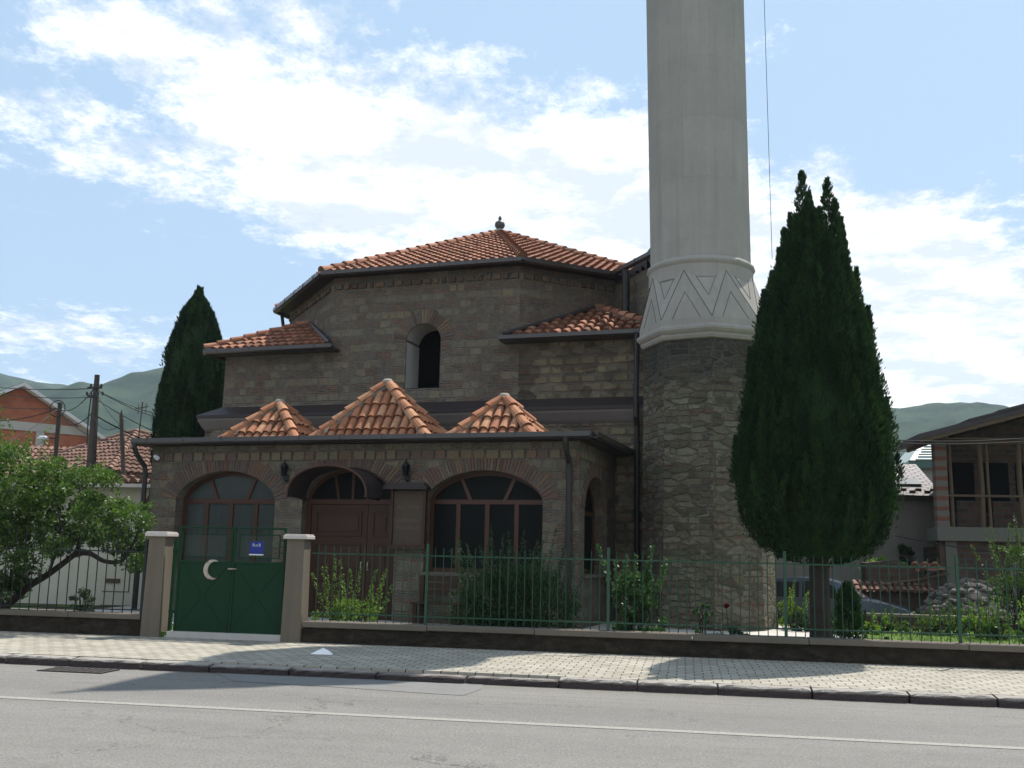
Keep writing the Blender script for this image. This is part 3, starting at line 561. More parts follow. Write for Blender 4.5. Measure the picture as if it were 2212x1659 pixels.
mb.poly([(xb-.012,Y0+.015,zs+.01),(xb-.012,Y0+th,zs+.01),(xb-.012,Y0+th,zp),(xb-.012,Y0+.015,zp)],.5)
mb.poly([(xa,Y0+.015,zs+.012),(xb,Y0+.015,zs+.012),(xb,Y0+th,zs+.012),(xa,Y0+th,zs+.012)],.5)
aw=mb.build('window_reveal',M['reveal'],MQ)
mb=MB(); mb.poly([(xa,Y0+th-.03,zs),(xb,Y0+th-.03,zs)]+[(x,Y0+th-.03,fz(x)) for x in reversed(xs)]); mb.build('pane',M['darkvoid'],aw)
# cornice band between body and base
mb=MB(); ex=.38
def ringband(mb,e0,z0,e1,z1):
    A=[(X0-e0,Y0-e0),(X1+e0,Y0-e0),(X1+e0,Y1+e0),(X0-e0,Y1+e0)]; Bq=[(X0-e1,Y0-e1),(X1+e1,Y0-e1),(X1+e1,Y1+e1),(X0-e1,Y1+e1)]
    for i in range(4): j=(i+1)%4; mb.poly([(*A[i],z0),(*A[j],z0),(*Bq[j],z1),(*Bq[i],z1)],.5)
ringband(mb,.285,4.50,.33,4.56); ringband(mb,.33,4.56,.36,4.62); ringband(mb,.36,4.62,.42,4.74); ringband(mb,.42,4.74,.42,4.80); mb.build('cornice',M['cornice'],MQ)
mb=MB(); ringband(mb,.42,4.80,.45,4.80); ringband(mb,.45,4.80,.45,4.87); ringband(mb,.45,4.87,.02,5.12); mb.build('cornice_flashing',M['flash'],MQ)
# drum roof
ov=.34; k=1+ov/5.5; cx,cy=(X0+X1)/2,(Y0+Y1)/2; AP=(cx,cy,11.02); EZ=8.40
ev=[(cx+(p[0]-cx)*k,cy+(p[1]-cy)*k,EZ) for p in drum]
mb=MB(); pn=MB(); mo=MB()
for i in range(8): tiles(mb,[ev[i],ev[(i+1)%8],AP],pan=pn,pitch=.225,row=.33,r=.085)
for e in ev: ridge(mb,mo,e,AP,r=.115,step=.38,lift=.04)
rf=mb.build('drum_roof',M['tile_old'],MQ); pn.build('roof_base',M['pan'],rf); mo.build('ridge_mortar',M['mortar'],rf)
mb=MB(); mb.lathe([(.27,11.0),(.24,11.1),(.13,11.16),(.10,11.18)],14,(cx,cy)); mb.build('finial_base',M['mortar'],rf,smooth=True)
mb=MB(); mb.lathe([(.09,11.17),(.10,11.2),(.145,11.26),(.155,11.33),(.13,11.40),(.06,11.44),(.035,11.47),(.055,11.50),(.05,11.54),(.015,11.60),(.002,11.63)],16,(cx,cy)); mb.build('finial',M['lead'],rf,smooth=True)
mb=MB()    # soffit and gutters of the drum
for i in range(8):
    a,b=ev[i],ev[(i+1)%8]; c,d=drum[i],drum[(i+1)%8]; mb.poly([(a[0],a[1],EZ-.03),(b[0],b[1],EZ-.03),(d[0],d[1],EZ-.06),(c[0],c[1],EZ-.06)],.5)
mb.build('soffit',M['flash'],MQ)
mb=MB()
for i in range(8):
    a,b=Vector(ev[i]),Vector(ev[(i+1)%8]); d=(b-a).normalized(); o=(d.y,-d.x)
    if i==1: b=a+(b-a)*.60
    z=Vector((0,0,-.10)); gutter(mb,a+z,b+z,out=o)
gutter(mb,(-.52,5.0,EZ-.10),(1.0,3.30,EZ-.06),out=(-.77,-.64))
mb.build('gutter',M['gutter'],MQ)
mb=MB()   # curved lead saddle between drum roof and minaret
for i in range(10):
    f=i/10.;g=(i+1)/10.; z0=8.36+.95*f**2.2; z1=8.36+.95*g**2.2; x0=-.45+1.6*f; x1_=-.45+1.6*g; y0_=5.2-1.65*f; y1_=5.2-1.65*g
    mb.poly([(x0,y0_,z0),(x1_,y1_,z1),(x1_+.9,y1_+1.6,z1+.1),(x0+.3,y0_+1.9,z0+.1)],.5); mb.poly([(x0,y0_,z0-.14),(x1_,y1_,8.20),(x1_,y1_,z1),(x0,y0_,z0)],.5)
mb.build('saddle_flashing',M['flash'],MQ)
# corner roofs
def corner(sgn):
    fx=(lambda x:x) if sgn<0 else (lambda x:2*cx-x)
    C0=(X0-.36,Y0-.34,BZ+.06); A=(X0+L+(.15 if sgn<0 else .25),Y0-.34,BZ+.06); Bq=(X0-.36,Y0+L+.1,BZ+.06); Mx=(X0+L/2+.02,Y0+L/2+.02,7.55); A2=(X0+L+.05,Y0,BZ+.14)
    g=lambda p:(fx(p[0]),p[1],p[2])
    mb=MB();pn=MB();mo=MB(); tiles(mb,[g(C0),g(A),g(Mx)],pan=pn,pitch=.235,r=.09); tiles(mb,[g(C0),g(Mx),g(Bq)],pan=pn,pitch=.235,r=.09); ridge(mb,mo,g(C0),g(Mx))
    r=mb.build('corner_roof',M['tile_old'],MQ); pn.build('roof_base',M['pan'],r); mo.build('ridge_mortar',M['mortar'],r)
    f=MB(); off=Vector((0,-.03,.05))
    f.tube([Vector(g(A))+off,Vector(g(Mx))+off],.07,6); f.tube([Vector(g(Bq))+off,Vector(g(Mx))+off],.07,6); f.build('flashing_strip',M['flash'],r)
    f=MB(); x0_,x1_=sorted((fx(C0[0]-.02),fx(A[0]+.1))); f.box(x0_,x1_,Y0-.34,Y0-.002,BZ-.06,BZ-.0); gutter(f,(x0_,Y0-.34,BZ-.05),(x1_,Y0-.34,BZ-.05)); 
    xx=fx(C0[0]); o=(-1,0) if sgn<0 else (1,0)
    if sgn<0: gutter(f,(xx,Y0-.3,BZ-.05),(xx,Y0+L,BZ-.05),out=o)
    f.build('gutter',M['gutter'],MQ)
corner(-1); corner(1)
downpipe(0,0,[(.50,3.08,BZ),(.50,3.08,BZ-.2),(.50,3.0,4.9),(.50,3.0,4.6),(.50,3.1,4.4),(.50,3.12,.15)],.06)
downpipe(0,0,[(-.02,4.35,EZ-.1),(-.02,4.35,7.3)],.09)
downpipe(0,0,[(X0-.5+.1,Y0+L+.2,EZ-.05),(X0-.35,Y0+L+.3,EZ-.6),(X0-.1,Y0+L,7.1)],.05)
# ================================================================ MINARET
MC=(2.06,2.70); MN=thing('minaret','tall grey many-sided minaret on a rough stone base beside the mosque','minaret',(-1.97,19.27,0),rad(-8.6))
ph8=rad(-90+12.6); mb=MB()
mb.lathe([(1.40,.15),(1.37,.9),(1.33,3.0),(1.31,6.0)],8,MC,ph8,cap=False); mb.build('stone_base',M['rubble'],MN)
mb=MB(); mb.lathe([(1.30,5.95),(1.35,5.97),(1.38,6.02),(1.38,6.06),(1.42,6.09),(1.46,6.14),(1.46,6.19),(1.40,6.24),(1.40,6.37)],8,MC,ph8,cap=False); mb.build('ledge_moulding',M['shaft'],MN)
R0,Z0,R1,Z1=1.40,6.37,1.12,7.42
bt=[(MC[0]+R0*math.cos(ph8+2*PI*k/8),MC[1]+R0*math.sin(ph8+2*PI*k/8),Z0) for k in range(8)]
MC2=(MC[0]-.10,MC[1])
tp=[(MC2[0]+R1*math.cos(ph8+2*PI*(k+.5)/8),MC2[1]+R1*math.sin(ph8+2*PI*(k+.5)/8),Z1) for k in range(8)]
mb=MB(); gr=MB()
for i in range(8):
    j=(i+1)%8; a,b,c=Vector(bt[i]),Vector(bt[j]),Vector(tp[i]); d=Vector(tp[j])
    mb.poly([a,b,c],.4); mb.poly([b,d,c],.6)
    gr.tube([a,c],.007,4); gr.tube([b,c],.007,4)
    ap=(a+b)/2*.45+c*.55; nn=(b-a).cross(c-a).normalized(); m0=a.lerp(b,.22)+nn*.004; m1=a.lerp(b,.78)+nn*.004; gr.tube([m0,ap+nn*.002],.0045,4); gr.tube([m1,ap+nn*.002],.0045,4)
    nn=(d-b).cross(c-b).normalized(); ap=(c+d)/2*.45+b*.55; m0=c.lerp(d,.2)+nn*.004; m1=c.lerp(d,.8)+nn*.004; gr.tube([m0,ap+nn*.002],.0045,4); gr.tube([m1,ap+nn*.002],.0045,4)
tr=mb.build('triangle_transition',M['shaft'],MN); gr.build('facet_grooves',M['black'],tr)
mb=MB(); ph=rad(-90+22)
mb.lathe([(1.11,7.28),(1.11,7.58)],24,MC2,ph,cap=False); mb.lathe([(1.11,7.57),(1.13,7.60),(1.15,7.63),(1.155,7.66),(1.145,7.69),(1.115,7.72),(1.08,7.75)],24,MC2,ph,cap=False); mb.build('ring_moulding',M['shaft'],MN,smooth=True)
mb=MB(); mb.lathe([(1.09,7.70),(1.11,14.6)],12,MC2,ph,cap=False); mb.v=[(v[0]-.012*(v[2]-7.7),v[1],v[2]) for v in mb.v]; sh=mb.build('shaft',M['shaft'],MN)
mb=MB(); mb.lathe([(1.10,14.5),(1.25,14.75),(1.25,14.85),(1.45,15.1),(1.45,15.2),(1.75,15.45),(1.75,15.6),(0.5,15.6)],12,(MC2[0]-.09,MC2[1]),ph,cap=False)
mb.lathe([(1.75,15.6),(1.75,16.5),(1.66,16.5),(1.66,15.6)],12,(MC2[0]-.09,MC2[1]),ph,cap=False); mb.build('balcony',M['shaft'],MN)
mb=MB(); mb.lathe([(.85,15.6),(.84,18.8),(.98,18.9),(.98,19.0)],12,(MC2[0]-.09,MC2[1]),ph); mb.build('upper_shaft',M['shaft'],MN)
mb=MB(); mb.lathe([(1.02,19.0),(.6,20.6),(.08,22.3),(.04,22.6),(.09,22.7),(.005,23.)],16,(MC2[0]-.09,MC2[1]),ph); mb.build('cone_roof',M['lead'],MN)
# ================================================================ GROUND, ROAD, PAVEMENT
def hgt(x,y):
    if y<16.0: return -.06
    h=.2
    if x>1: f=min(1,max(0,(y-23.6)/2.5))*min(1,(x-1)/3); h-=.5*f
    return h
xs=sorted(set([-900,-300,-120,-60,-40]+[k*1.5-36 for k in range(45)]+[40,60,120,300,900])); ys=sorted(set([-40,-5,5,12.6,15.98,16.02]+[16.6+k*1.2 for k in range(30)]+[60,90,140,300,700,1500]))
me_v=[(x,y,hgt(x,y)) for y in ys for x in xs]; nx=len(xs)
mb=MB(); mb.v=me_v
for j in range(len(ys)-1):
    for i in range(nx-1): mb.f.append((j*nx+i,j*nx+i+1,(j+1)*nx+i+1,(j+1)*nx+i)); mb.t.append(.5)
tag(mb.build('ground',M['earth']),kind='structure')
KY=12.72
mb=MB(); mb.poly([(-120,2,0),(120,2,0),(120,KY,0),(-120,KY,0)]); tag(mb.build('road',M['asphalt']),kind='structure')
mb=MB(); mb.box(-120,120,KY+.17,15.97,-.03,.12); tag(mb.build('pavement',M['paver']),kind='structure')
mb=MB(); mb.box(-120,120,-6,2,-.03,.12); tag(mb.build('near_pavement',M['paver']),kind='structure')
mb=MB(); mb.poly([(-80,9.93,.004),(80,9.93,.004),(80,10.06,.004),(-80,10.06,.004)]); tag(mb.build('road_marking',M['line']),kind='structure')
pp=[G(505,1472,0),G(700,1483,0),G(905,1497,0),G(1000,1503,0),G(1040,1489,0),G(1043,1478,0)]
mb=MB(); mb.poly([(p.x,p.y,.004) for p in pp]+[(pp[-1].x,KY+.01,.004),(pp[0].x-.6,KY+.01,.004)]); tag(mb.build('road_patch',M['patch']),kind='structure')
def grid_stone(mb,x0,x1,y0,y1,z1,seed):   # one worn kerb stone with chipped top edge
    rg=random.Random(seed); n=max(3,int((x1-x0)/.09)); t=rg.random(); prev=None
    for i in range(n+1):
        x=x0+(x1-x0)*i/n; e=.02 if i in(0,n) else 0; j=lambda a:rg.uniform(-a,a)
        c=[(x,y0+.02+j(.006)+e,-.02),(x,y0+.008+j(.01)+e,z1*.5),(x,y0+.0+j(.012)+e,z1-.022+j(.012)-e),(x,y0+.022+j(.014),z1-.002+j(.006)-e),(x,y1,z1+j(.002)-e*.3),(x,y1,-.02)]
        if prev:
            for k in range(5): mb.poly([prev[k],c[k],c[k+1],prev[k+1]],t)
        if i in (0,n): mb.poly(c if i==0 else c[::-1],t)
        prev=c
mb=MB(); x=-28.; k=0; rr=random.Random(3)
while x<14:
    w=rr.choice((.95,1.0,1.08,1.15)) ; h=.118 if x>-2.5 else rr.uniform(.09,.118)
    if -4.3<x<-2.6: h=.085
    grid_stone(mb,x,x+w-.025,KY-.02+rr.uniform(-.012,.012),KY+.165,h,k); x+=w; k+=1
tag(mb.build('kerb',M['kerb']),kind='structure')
mb=MB(); mb.poly([(-6.0,16.1,.205),(40,16.1,.205),(40,23.5,.205),(-6,23.5,.205)]); tag(mb.build('lawn',M['lawn']),kind='structure')
mb=MB(); mb.prism([(-12.5,18.1),(.6,18.1),(2.9,19.2),(3.3,20.6),(2.3,22.5),(-12.5,22.5)],.19,.225); mb.box(-8.4,-6.4,16.0,18.09,.10,.215); tag(mb.build('garden_path',M['apron']),kind='structure')
# grate
g0=G(170,1449,0)
t_=thing('drain_grate','rusty iron drain grate sunk in the road near the left kerb','drain',(g0.x,g0.y,.004))
mb=MB()
for k in range(9): mb.box(-.42+k*.1,-.37+k*.1,-.18,.18,.0,.012)
mb.box(-.45,.45,-.21,-.18,0,.012); mb.box(-.45,.45,.18,.21,0,.012); mb.build('grate_bars',M['grate'],t_)
mb=MB(); mb.poly([(-.44,-.2,.002),(.44,-.2,.002),(.44,.2,.002),(-.44,.2,.002)]); mb.build('drain_opening',M['darkvoid'],t_)
# paper
p=G(697,1413,.12); mb=MB(); q=[(-.16,-.08,.0),(.17,-.06,.0),(.11,.10,.01),(-.08,.1,.015),(.0,.01,.085),(-.07,-.02,.05),(.08,.0,.055)]
q=[(a+p.x,b+p.y,c+.122) for a,b,c in q]
for f in ((0,1,6,4,5),(1,2,6),(2,3,4,6),(3,0,5,4)): mb.poly([q[i] for i in f],.8)
tag(mb.build('crumpled_paper',M['paper']),'crumpled white sheet of paper lying on the shaded pavement','litter')
# ================================================================ STREET WALL, FENCE, GATE
FY=15.97
def lowwall(x0,x1,zt,label):
    t=thing('low_wall',label,'wall',((x0+x1)/2,FY,0)); c=(x0+x1)/2
    mb=MB(); mb.box(x0-c,x1-c,.03,.30,.05,zt-.09); mb.build('wall_body',M['lowwall'],t)
    mb=MB(); x=x0
    while x<x1-.01:
        w=min(random.uniform(1.6,2.4),x1-x); 
        if x1-x-w<.5: w=x1-x
        mb.box(x-c+.004,x+w-c-.004,-.03,.35,zt-.09+random.uniform(-.006,.006),zt+random.uniform(-.006,.006)); x+=w
    mb.build('coping',M['coping'],t,bevel=.012); return t
lowwall(-6.05,14,.455,'long low stone wall with concrete coping under the green fence')
lowwall(-24,-8.86,.475,'low dark wall under the fence left of the gate')
def pillar(x,label,grp='concrete gate pillars'):
    t=thing('gate_pillar',label,'pillar',(x,FY+.14,.12),0,grp)
    mb=MB(); 
    for i,(s0,s1,z0,z1) in enumerate(((.165,.145,0,1.63),)):
        n=[(-s0,-s0),(s0,-s0),(s0,s0),(-s0,s0)]; m=[(-s1,-s1),(s1,-s1),(s1,s1),(-s1,s1)]
        for k in range(4): j=(k+1)%4; mb.poly([(*n[k],z0),(*n[j],z0),(*m[j],z1),(*m[k],z1)])
        mb.poly([(*a,z1) for a in m])
    mb.build('pillar_shaft',M['conc'],t,bevel=.015)
    mb=MB(); mb.box(-.20,.20,-.20,.20,1.63,1.69); mb.box(-.185,.185,-.185,.185,1.69,1.71); mb.build('cap',M['conccap'],t,bevel=.015)
pillar(-8.67,'concrete gate pillar left of the green gate, beside the bushy tree'); pillar(-6.24,'concrete gate pillar right of the green gate')
GT=thing('garden_gate','green double-leaf metal gate with crescent moon between concrete pillars','gate',(-7.38,FY+.14,0))
def leaf(x0,x1,sg):
    mb=MB(); y=0; r=.02
    def bar(a,b,c,d,yy=0,th=.035): mb.box(a,b,yy-th/2,yy+th/2,c,d,.5)
    bar(x0,x0+.04,.17,1.93); bar(x1-.04,x1,.17,1.93); bar(x0+.04,x1-.04,1.895,1.93); bar(x0+.04,x1-.04,.17,.21); bar(x0+.04,x1-.04,1.33,1.37)
    a,b=x0+.10,x1-.10; bar(a,b,1.80,1.82,0,.02); bar(a,b,1.42,1.44,0,.02); bar(a,a+.02,1.44,1.80,0,.02); bar(b-.02,b,1.44,1.80,0,.02)
    for x in (a+.2,(a+b)/2,b-.2): bar(x-.008,x+.008,1.82,1.895,0,.016); bar(x-.008,x+.008,1.37,1.42,0,.016)
    for z in (1.52,1.62,1.72): bar(x0+.04,a,z-.008,z+.008,0,.016); bar(b,x1-.04,z-.008,z+.008,0,.016)
    lf=mb.build('gate_leaf',M['green'],GT,bevel=.004)
    mb=MB(); mb.box(x0+.04,x1-.04,-.004,.004,.21,1.33,.5)
    cx_,cz=(x0+x1)/2,.80     # pressed cross ribs of the sheet
    for (dx,dz) in ((1,1),(1,-1),(-1,1),(-1,-1)):
        mb.tube([(cx_+dx*.03,-.005,cz+dz*.04),(cx_+dx*.24,-.005,cz+dz*.30),(cx_+dx*.40,-.005,cz+dz*.48)],.006,6,t=.5)
    mb.build('sheet_panel',M['green'],lf)
    mb=MB(); s=.05; a+=.02;b-=.02; z0,z1=1.44,1.80; k=-12
    while k*s<(b-a)+.4:
        for d in (1,-1):
            p=a+k*s; pts=[]
            # line x=p+t, z=z0+t  (d=1)  or z=z1-t
            t0=max(0,a-p); t1=min(z1-z0,b-p)
            if t1>t0+.01: mb.tube([(p+t0,0,(z0+t0) if d>0 else (z1-t0)),(p+t1,0,(z0+t1) if d>0 else (z1-t1))],.0022,3,False,.5)
        k+=1
    mb.build('wire_mesh',M['green'],lf)
    if sg<0:
        mb=MB(); c=(x1-.33,1.225); pts=[]; 
        for k in range(25): a_=rad(52+k*(360-104)/24); pts.append((c[0]+.155*math.cos(a_),c[1]+.165*math.sin(a_)))
        inn=[]; ic=(c[0]+.055,c[1]-.0)
        a0=math.atan2(pts[0][1]-ic[1],pts[0][0]-ic[0]); ri=math.hypot(pts[0][1]-ic[1],pts[0][0]-ic[0])
        for k in range(25): a_=a0+(2*PI-2*a0)*k/24; inn.append((ic[0]+ri*math.cos(a_),ic[1]+ri*math.sin(a_)))
        for k in range(24):
            A=[pts[k],pts[k+1],inn[k+1],inn[k]]; mb.poly([(q[0],-.028,q[1]) for q in A],.5)
            mb.poly([(pts[k][0],-.028,pts[k][1]),(pts[k][0],-.006,pts[k][1]),(pts[k+1][0],-.006,pts[k+1][1]),(pts[k+1][0],-.028,pts[k+1][1])],.5)
            mb.poly([(inn[k+1][0],-.028,inn[k+1][1]),(inn[k+1][0],-.006,inn[k+1][1]),(inn[k][0],-.006,inn[k][1]),(inn[k][0],-.028,inn[k][1])],.5)
        mb.build('crescent',M['galv'],lf)
        mb=MB(); mb.box(x1-.05,x1+.10,-.04,-.025,1.235,1.255); mb.tube([(x1-.02,-.05,1.25),(x1-.02,-.1,1.25),(x1+.06,-.1,1.25)],.008,6); mb.build('latch',M['galv'],lf)
        mb=MB(); mb.tube([(x1-.02,-.03,.35),(x1-.02,-.03,.13)],.008,6); mb.build('drop_bolt',M['black'],lf)
    else: pass
leaf(-.96,-.005,-1); leaf(.005,.92,1)
for xg in (-1.05,.96):
    mb=MB(); mb.box(xg,xg+.05,-.03,.03,.15,1.72)
    for z in (.5,1.5): mb.box(xg-.01 if xg<0 else xg-.05,xg+.1 if xg<0 else xg,-.02,.02,z,z+.05)
    mb.build('gate_post',M['green'],GT)
mb=MB(); mb.box(-1.05,1.0,-.12,.16,.118,.145); mb.build('threshold',M['conccap'],GT)
SG=thing('name_plate','small blue enamel plate with white letters on the gate mesh','sign',(-7.38+.42,FY+.14-.03,1.60))
mb=MB(); mb.box(-.12,.12,-.004,.004,-.10,.10); mb.build('plate',M['blue'],SG,bevel=.003)
mb=MB(); mb.box(-.125,.125,-.003,.003,-.125,-.105); mb.build('bottom_strip',M['white'],SG)
def text(s,size,mat,parent,loc,name='lettering',ext=.001,sp=1.):
    cu=bpy.data.curves.new(name,'FONT'); cu.body=s; cu.size=size; cu.align_x='CENTER'; cu.extrude=ext; cu.space_character=sp
    o=bpy.data.objects.new(name,cu); COL.objects.link(o); bpy.context.view_layer.update()
    me=bpy.data.meshes.new_from_object(o.evaluated_get(bpy.context.evaluated_depsgraph_get())); bpy.data.objects.remove(o)
    me.materials.clear(); me.materials.append(mat); ob=bpy.data.objects.new(name,me); COL.objects.link(ob); ob.parent=parent; ob.location=loc; ob.rotation_euler=(PI/2,0,0); return ob
text('B.o.B',.068,M['white'],SG,(0,-.006,.02))
# railings
def railing(x0,x1,posts,zb,label,mat,post_r=.022,top=1.53,low=.575,pick=.13,tipz=1.66,posth=1.72,yo=.14):
    t=thing('metal_fence',label,'fence',(x0,FY+yo,zb))
    P=[x0]+[p for p in posts]+[x1]
    for p in posts:
        mb=MB(); mb.box(p-x0-post_r,p-x0+post_r,-post_r,post_r,-.1,posth-zb,.5); mb.build('post',mat,t)
    for a,b in zip(P[:-1],P[1:]):
        if b-a<.3: continue
        mb=MB(); a-=x0; b-=x0; mb.box(a+post_r,b-post_r,-.012,.012,top-zb-.011,top-zb+.011,.5); mb.box(a+post_r,b-post_r,-.012,.012,low-zb-.01,low-zb+.01,.5)
        n=int((b-a)/pick); 
        for k in range(1,n):
            x=a+(b-a)*k/n+random.uniform(-.006,.006); ln=random.uniform(-.008,.008); r=(.0075 if mat is M['greenbar'] else .011); z1=tipz-zb+random.uniform(-.008,.008)
            mb.tube([(x,-.018,.0),(x+ln,-.018,z1)],r,4,t=.5)
        mb.build('railing_panel',mat,t)
    return t
railing(-6.02,9.3,[-4.06,-1.17,1.49,3.95,6.6],.455,'green metal picket fence along the street wall',M['greenbar'])
railing(-15.5,-8.88,[-15.45,-12.2,-8.93],.475,'dark metal picket fence left of the gate under the bushy tree',M['ironbar'],top=1.49,low=.53,pick=.165,tipz=1.9,posth=1.7)
# wall fittings
def lantern(x,z,label):
    w=MQ.matrix_world if False else Matrix.Translation((-1.97,19.27,0))@Matrix.Rotation(rad(-8.6),4,'Z'); p=w@Vector((x,0,z))
    t=thing('wall_lantern',label,'lantern',p,rad(-8.6),'black lanterns on the porch wall')
    mb=MB(); mb.box(-.04,.04,-.02,0,-.16,.0); mb.tube([(0,-.01,-.12),(0,-.08,-.15),(0,-.13,-.10),(0,-.13,-.04)],.013,6); mb.build('bracket',M['black'],t)
    mb=MB(); mb.lathe([(.035,-.05),(.055,-.04),(.06,-.03)],6,(0,-.13)); mb.lathe([(.10,.15),(.075,.19),(.03,.23),(.012,.25),(.02,.27),(.004,.31)],6,(0,-.13))
    for k in range(6): a=2*PI*k/6; mb.tube([(.058*math.cos(a),-.13+.058*math.sin(a),-.03),(.09*math.cos(a),-.13+.09*math.sin(a),.15)],.006,4)
    mb.build('lantern_frame',M['black'],t)
    mb=MB(); mb.lathe([(.05,-.03),(.082,.15)],6,(0,-.13)); mb.build('lantern_glass',M['pane2'],t)
lantern(-6.27,3.12,'black wall lantern between the left window and the door canopy'); lantern(-3.52,3.12,'black wall lantern above the stone plaque by the door')
W2=Matrix.Translation((-1.97,19.27,0))@Matrix.Rotation(rad(-8.6),4,'Z')
t=thing('stone_plaque','reddish engraved stone plaque under a small dark roof beside the door','plaque',W2@Vector((-3.43,-.02,0)),rad(-8.6))
mb=MB(); mb.box(-.36,.32,-.07,.0,1.72,2.78,.5); mb.build('slab',M['plaque'],t)
mb=MB(); mb.box(-.40,-.34,-.11,0,1.68,2.82); mb.box(.30,.36,-.11,0,1.68,2.82); mb.box(-.42,.38,-.13,0,1.64,1.72); mb.build('plaque_frame',M['door'],t)
mb=MB(); mb.xprism([(-.52,2.80),(.42,2.80),(.42,2.85),(.34,2.93),(-.42,2.93),(-.52,2.85)],-.24,.0); mb.build('hood',M['flash'],t)
for s,z,sz in (('ALI ZAMI',2.42,.12),('JAMIZAMIT',2.16,.10),('KULLAKUR',2.02,.10),('II',1.82,.10)): text(s,sz,M['letter'],t,(-.02,-.072,z))
t=thing('security_camera','small white security camera under the left end of the porch gutter','camera',W2@Vector((-9.45,-.12,3.5)),rad(-8.6))
mb=MB(); mb.tube([(0,.12,.02),(0,0,0)],.014,6); mb.build('arm',M['black'],t); mb=MB(); mb.tube([(-.07,.05,.02),(.07,-.07,-.03)],[.045,.05],10); mb.build('camera_body',M['white'],t,smooth=False)
# bench in front of the right porch window
t=thing('garden_bench','dark brown wooden bench under the right porch window','bench',W2@Vector((-2.55,-.55,.2)),rad(-8.6))
mb=MB()
for k in range(4): mb.box(-.5,.45,-.2+k*.1,-.12+k*.1,.42,.45)
mb.build('seat',M['door'],t)
mb=MB()
for k in range(3): mb.box(-.5,.45,.2,.225,.58+k*.13,.68+k*.13)
mb.build('backrest',M['door'],t)
for sx in (-.42,.38):
    mb=MB(); mb.box(sx-.04,sx+.04,-.18,-.12,0,.42); mb.box(sx-.04,sx+.04,.14,.2,0,.95); mb.build('leg',M['door'],t)
# ================================================================ VEGETATION
def unit(n): 
    v=RNG.normal(size=(n,3)); return v/np.linalg.norm(v,axis=1,keepdims=True)
def leaves(C,size,asp=.5,direc=None,dirw=0.,fold=.25,tint=None,jt=.25,flat=0.):
    """two-triangle folded leaf per centre; returns quads array"""
    n=len(C); d=unit(n)
    if direc is not None: d=d*(1-dirw)+direc*dirw; d/=np.linalg.norm(d,axis=1,keepdims=True)
    w=np.cross(d,unit(n)); 
    if flat: w=w*(1-flat)+np.cross(d,np.tile([0,0,1.],(n,1)))*flat
    w/=np.linalg.norm(w,axis=1,keepdims=True)+1e-9; nn=np.cross(d,w)
    s=(size*(.6+.8*RNG.random(n)))[:,None]; b=C-d*s*.5; t=C+d*s*.5
    l=C+w*s*asp*.5+nn*s*asp*fold-d*s*.05; r=C-w*s*asp*.5+nn*s*asp*fold-d*s*.05
    V=np.stack([b,r,t,l],1).reshape(-1,3)
    T=np.clip((tint if tint is not None else .5)+RNG.normal(size=n)*jt,0,1); return V,T
class Fol:
    def __init__(s): s.V=[];s.T=[]
    def add(s,v): s.V.append(v[0]); s.T.append(v[1])
    def build(s,name,mat,parent): return raw(name,np.concatenate(s.V),4,np.concatenate(s.T),mat,parent)
def interp(z,prof): return np.interp(z,[p[0] for p in prof],[p[1] for p in prof])
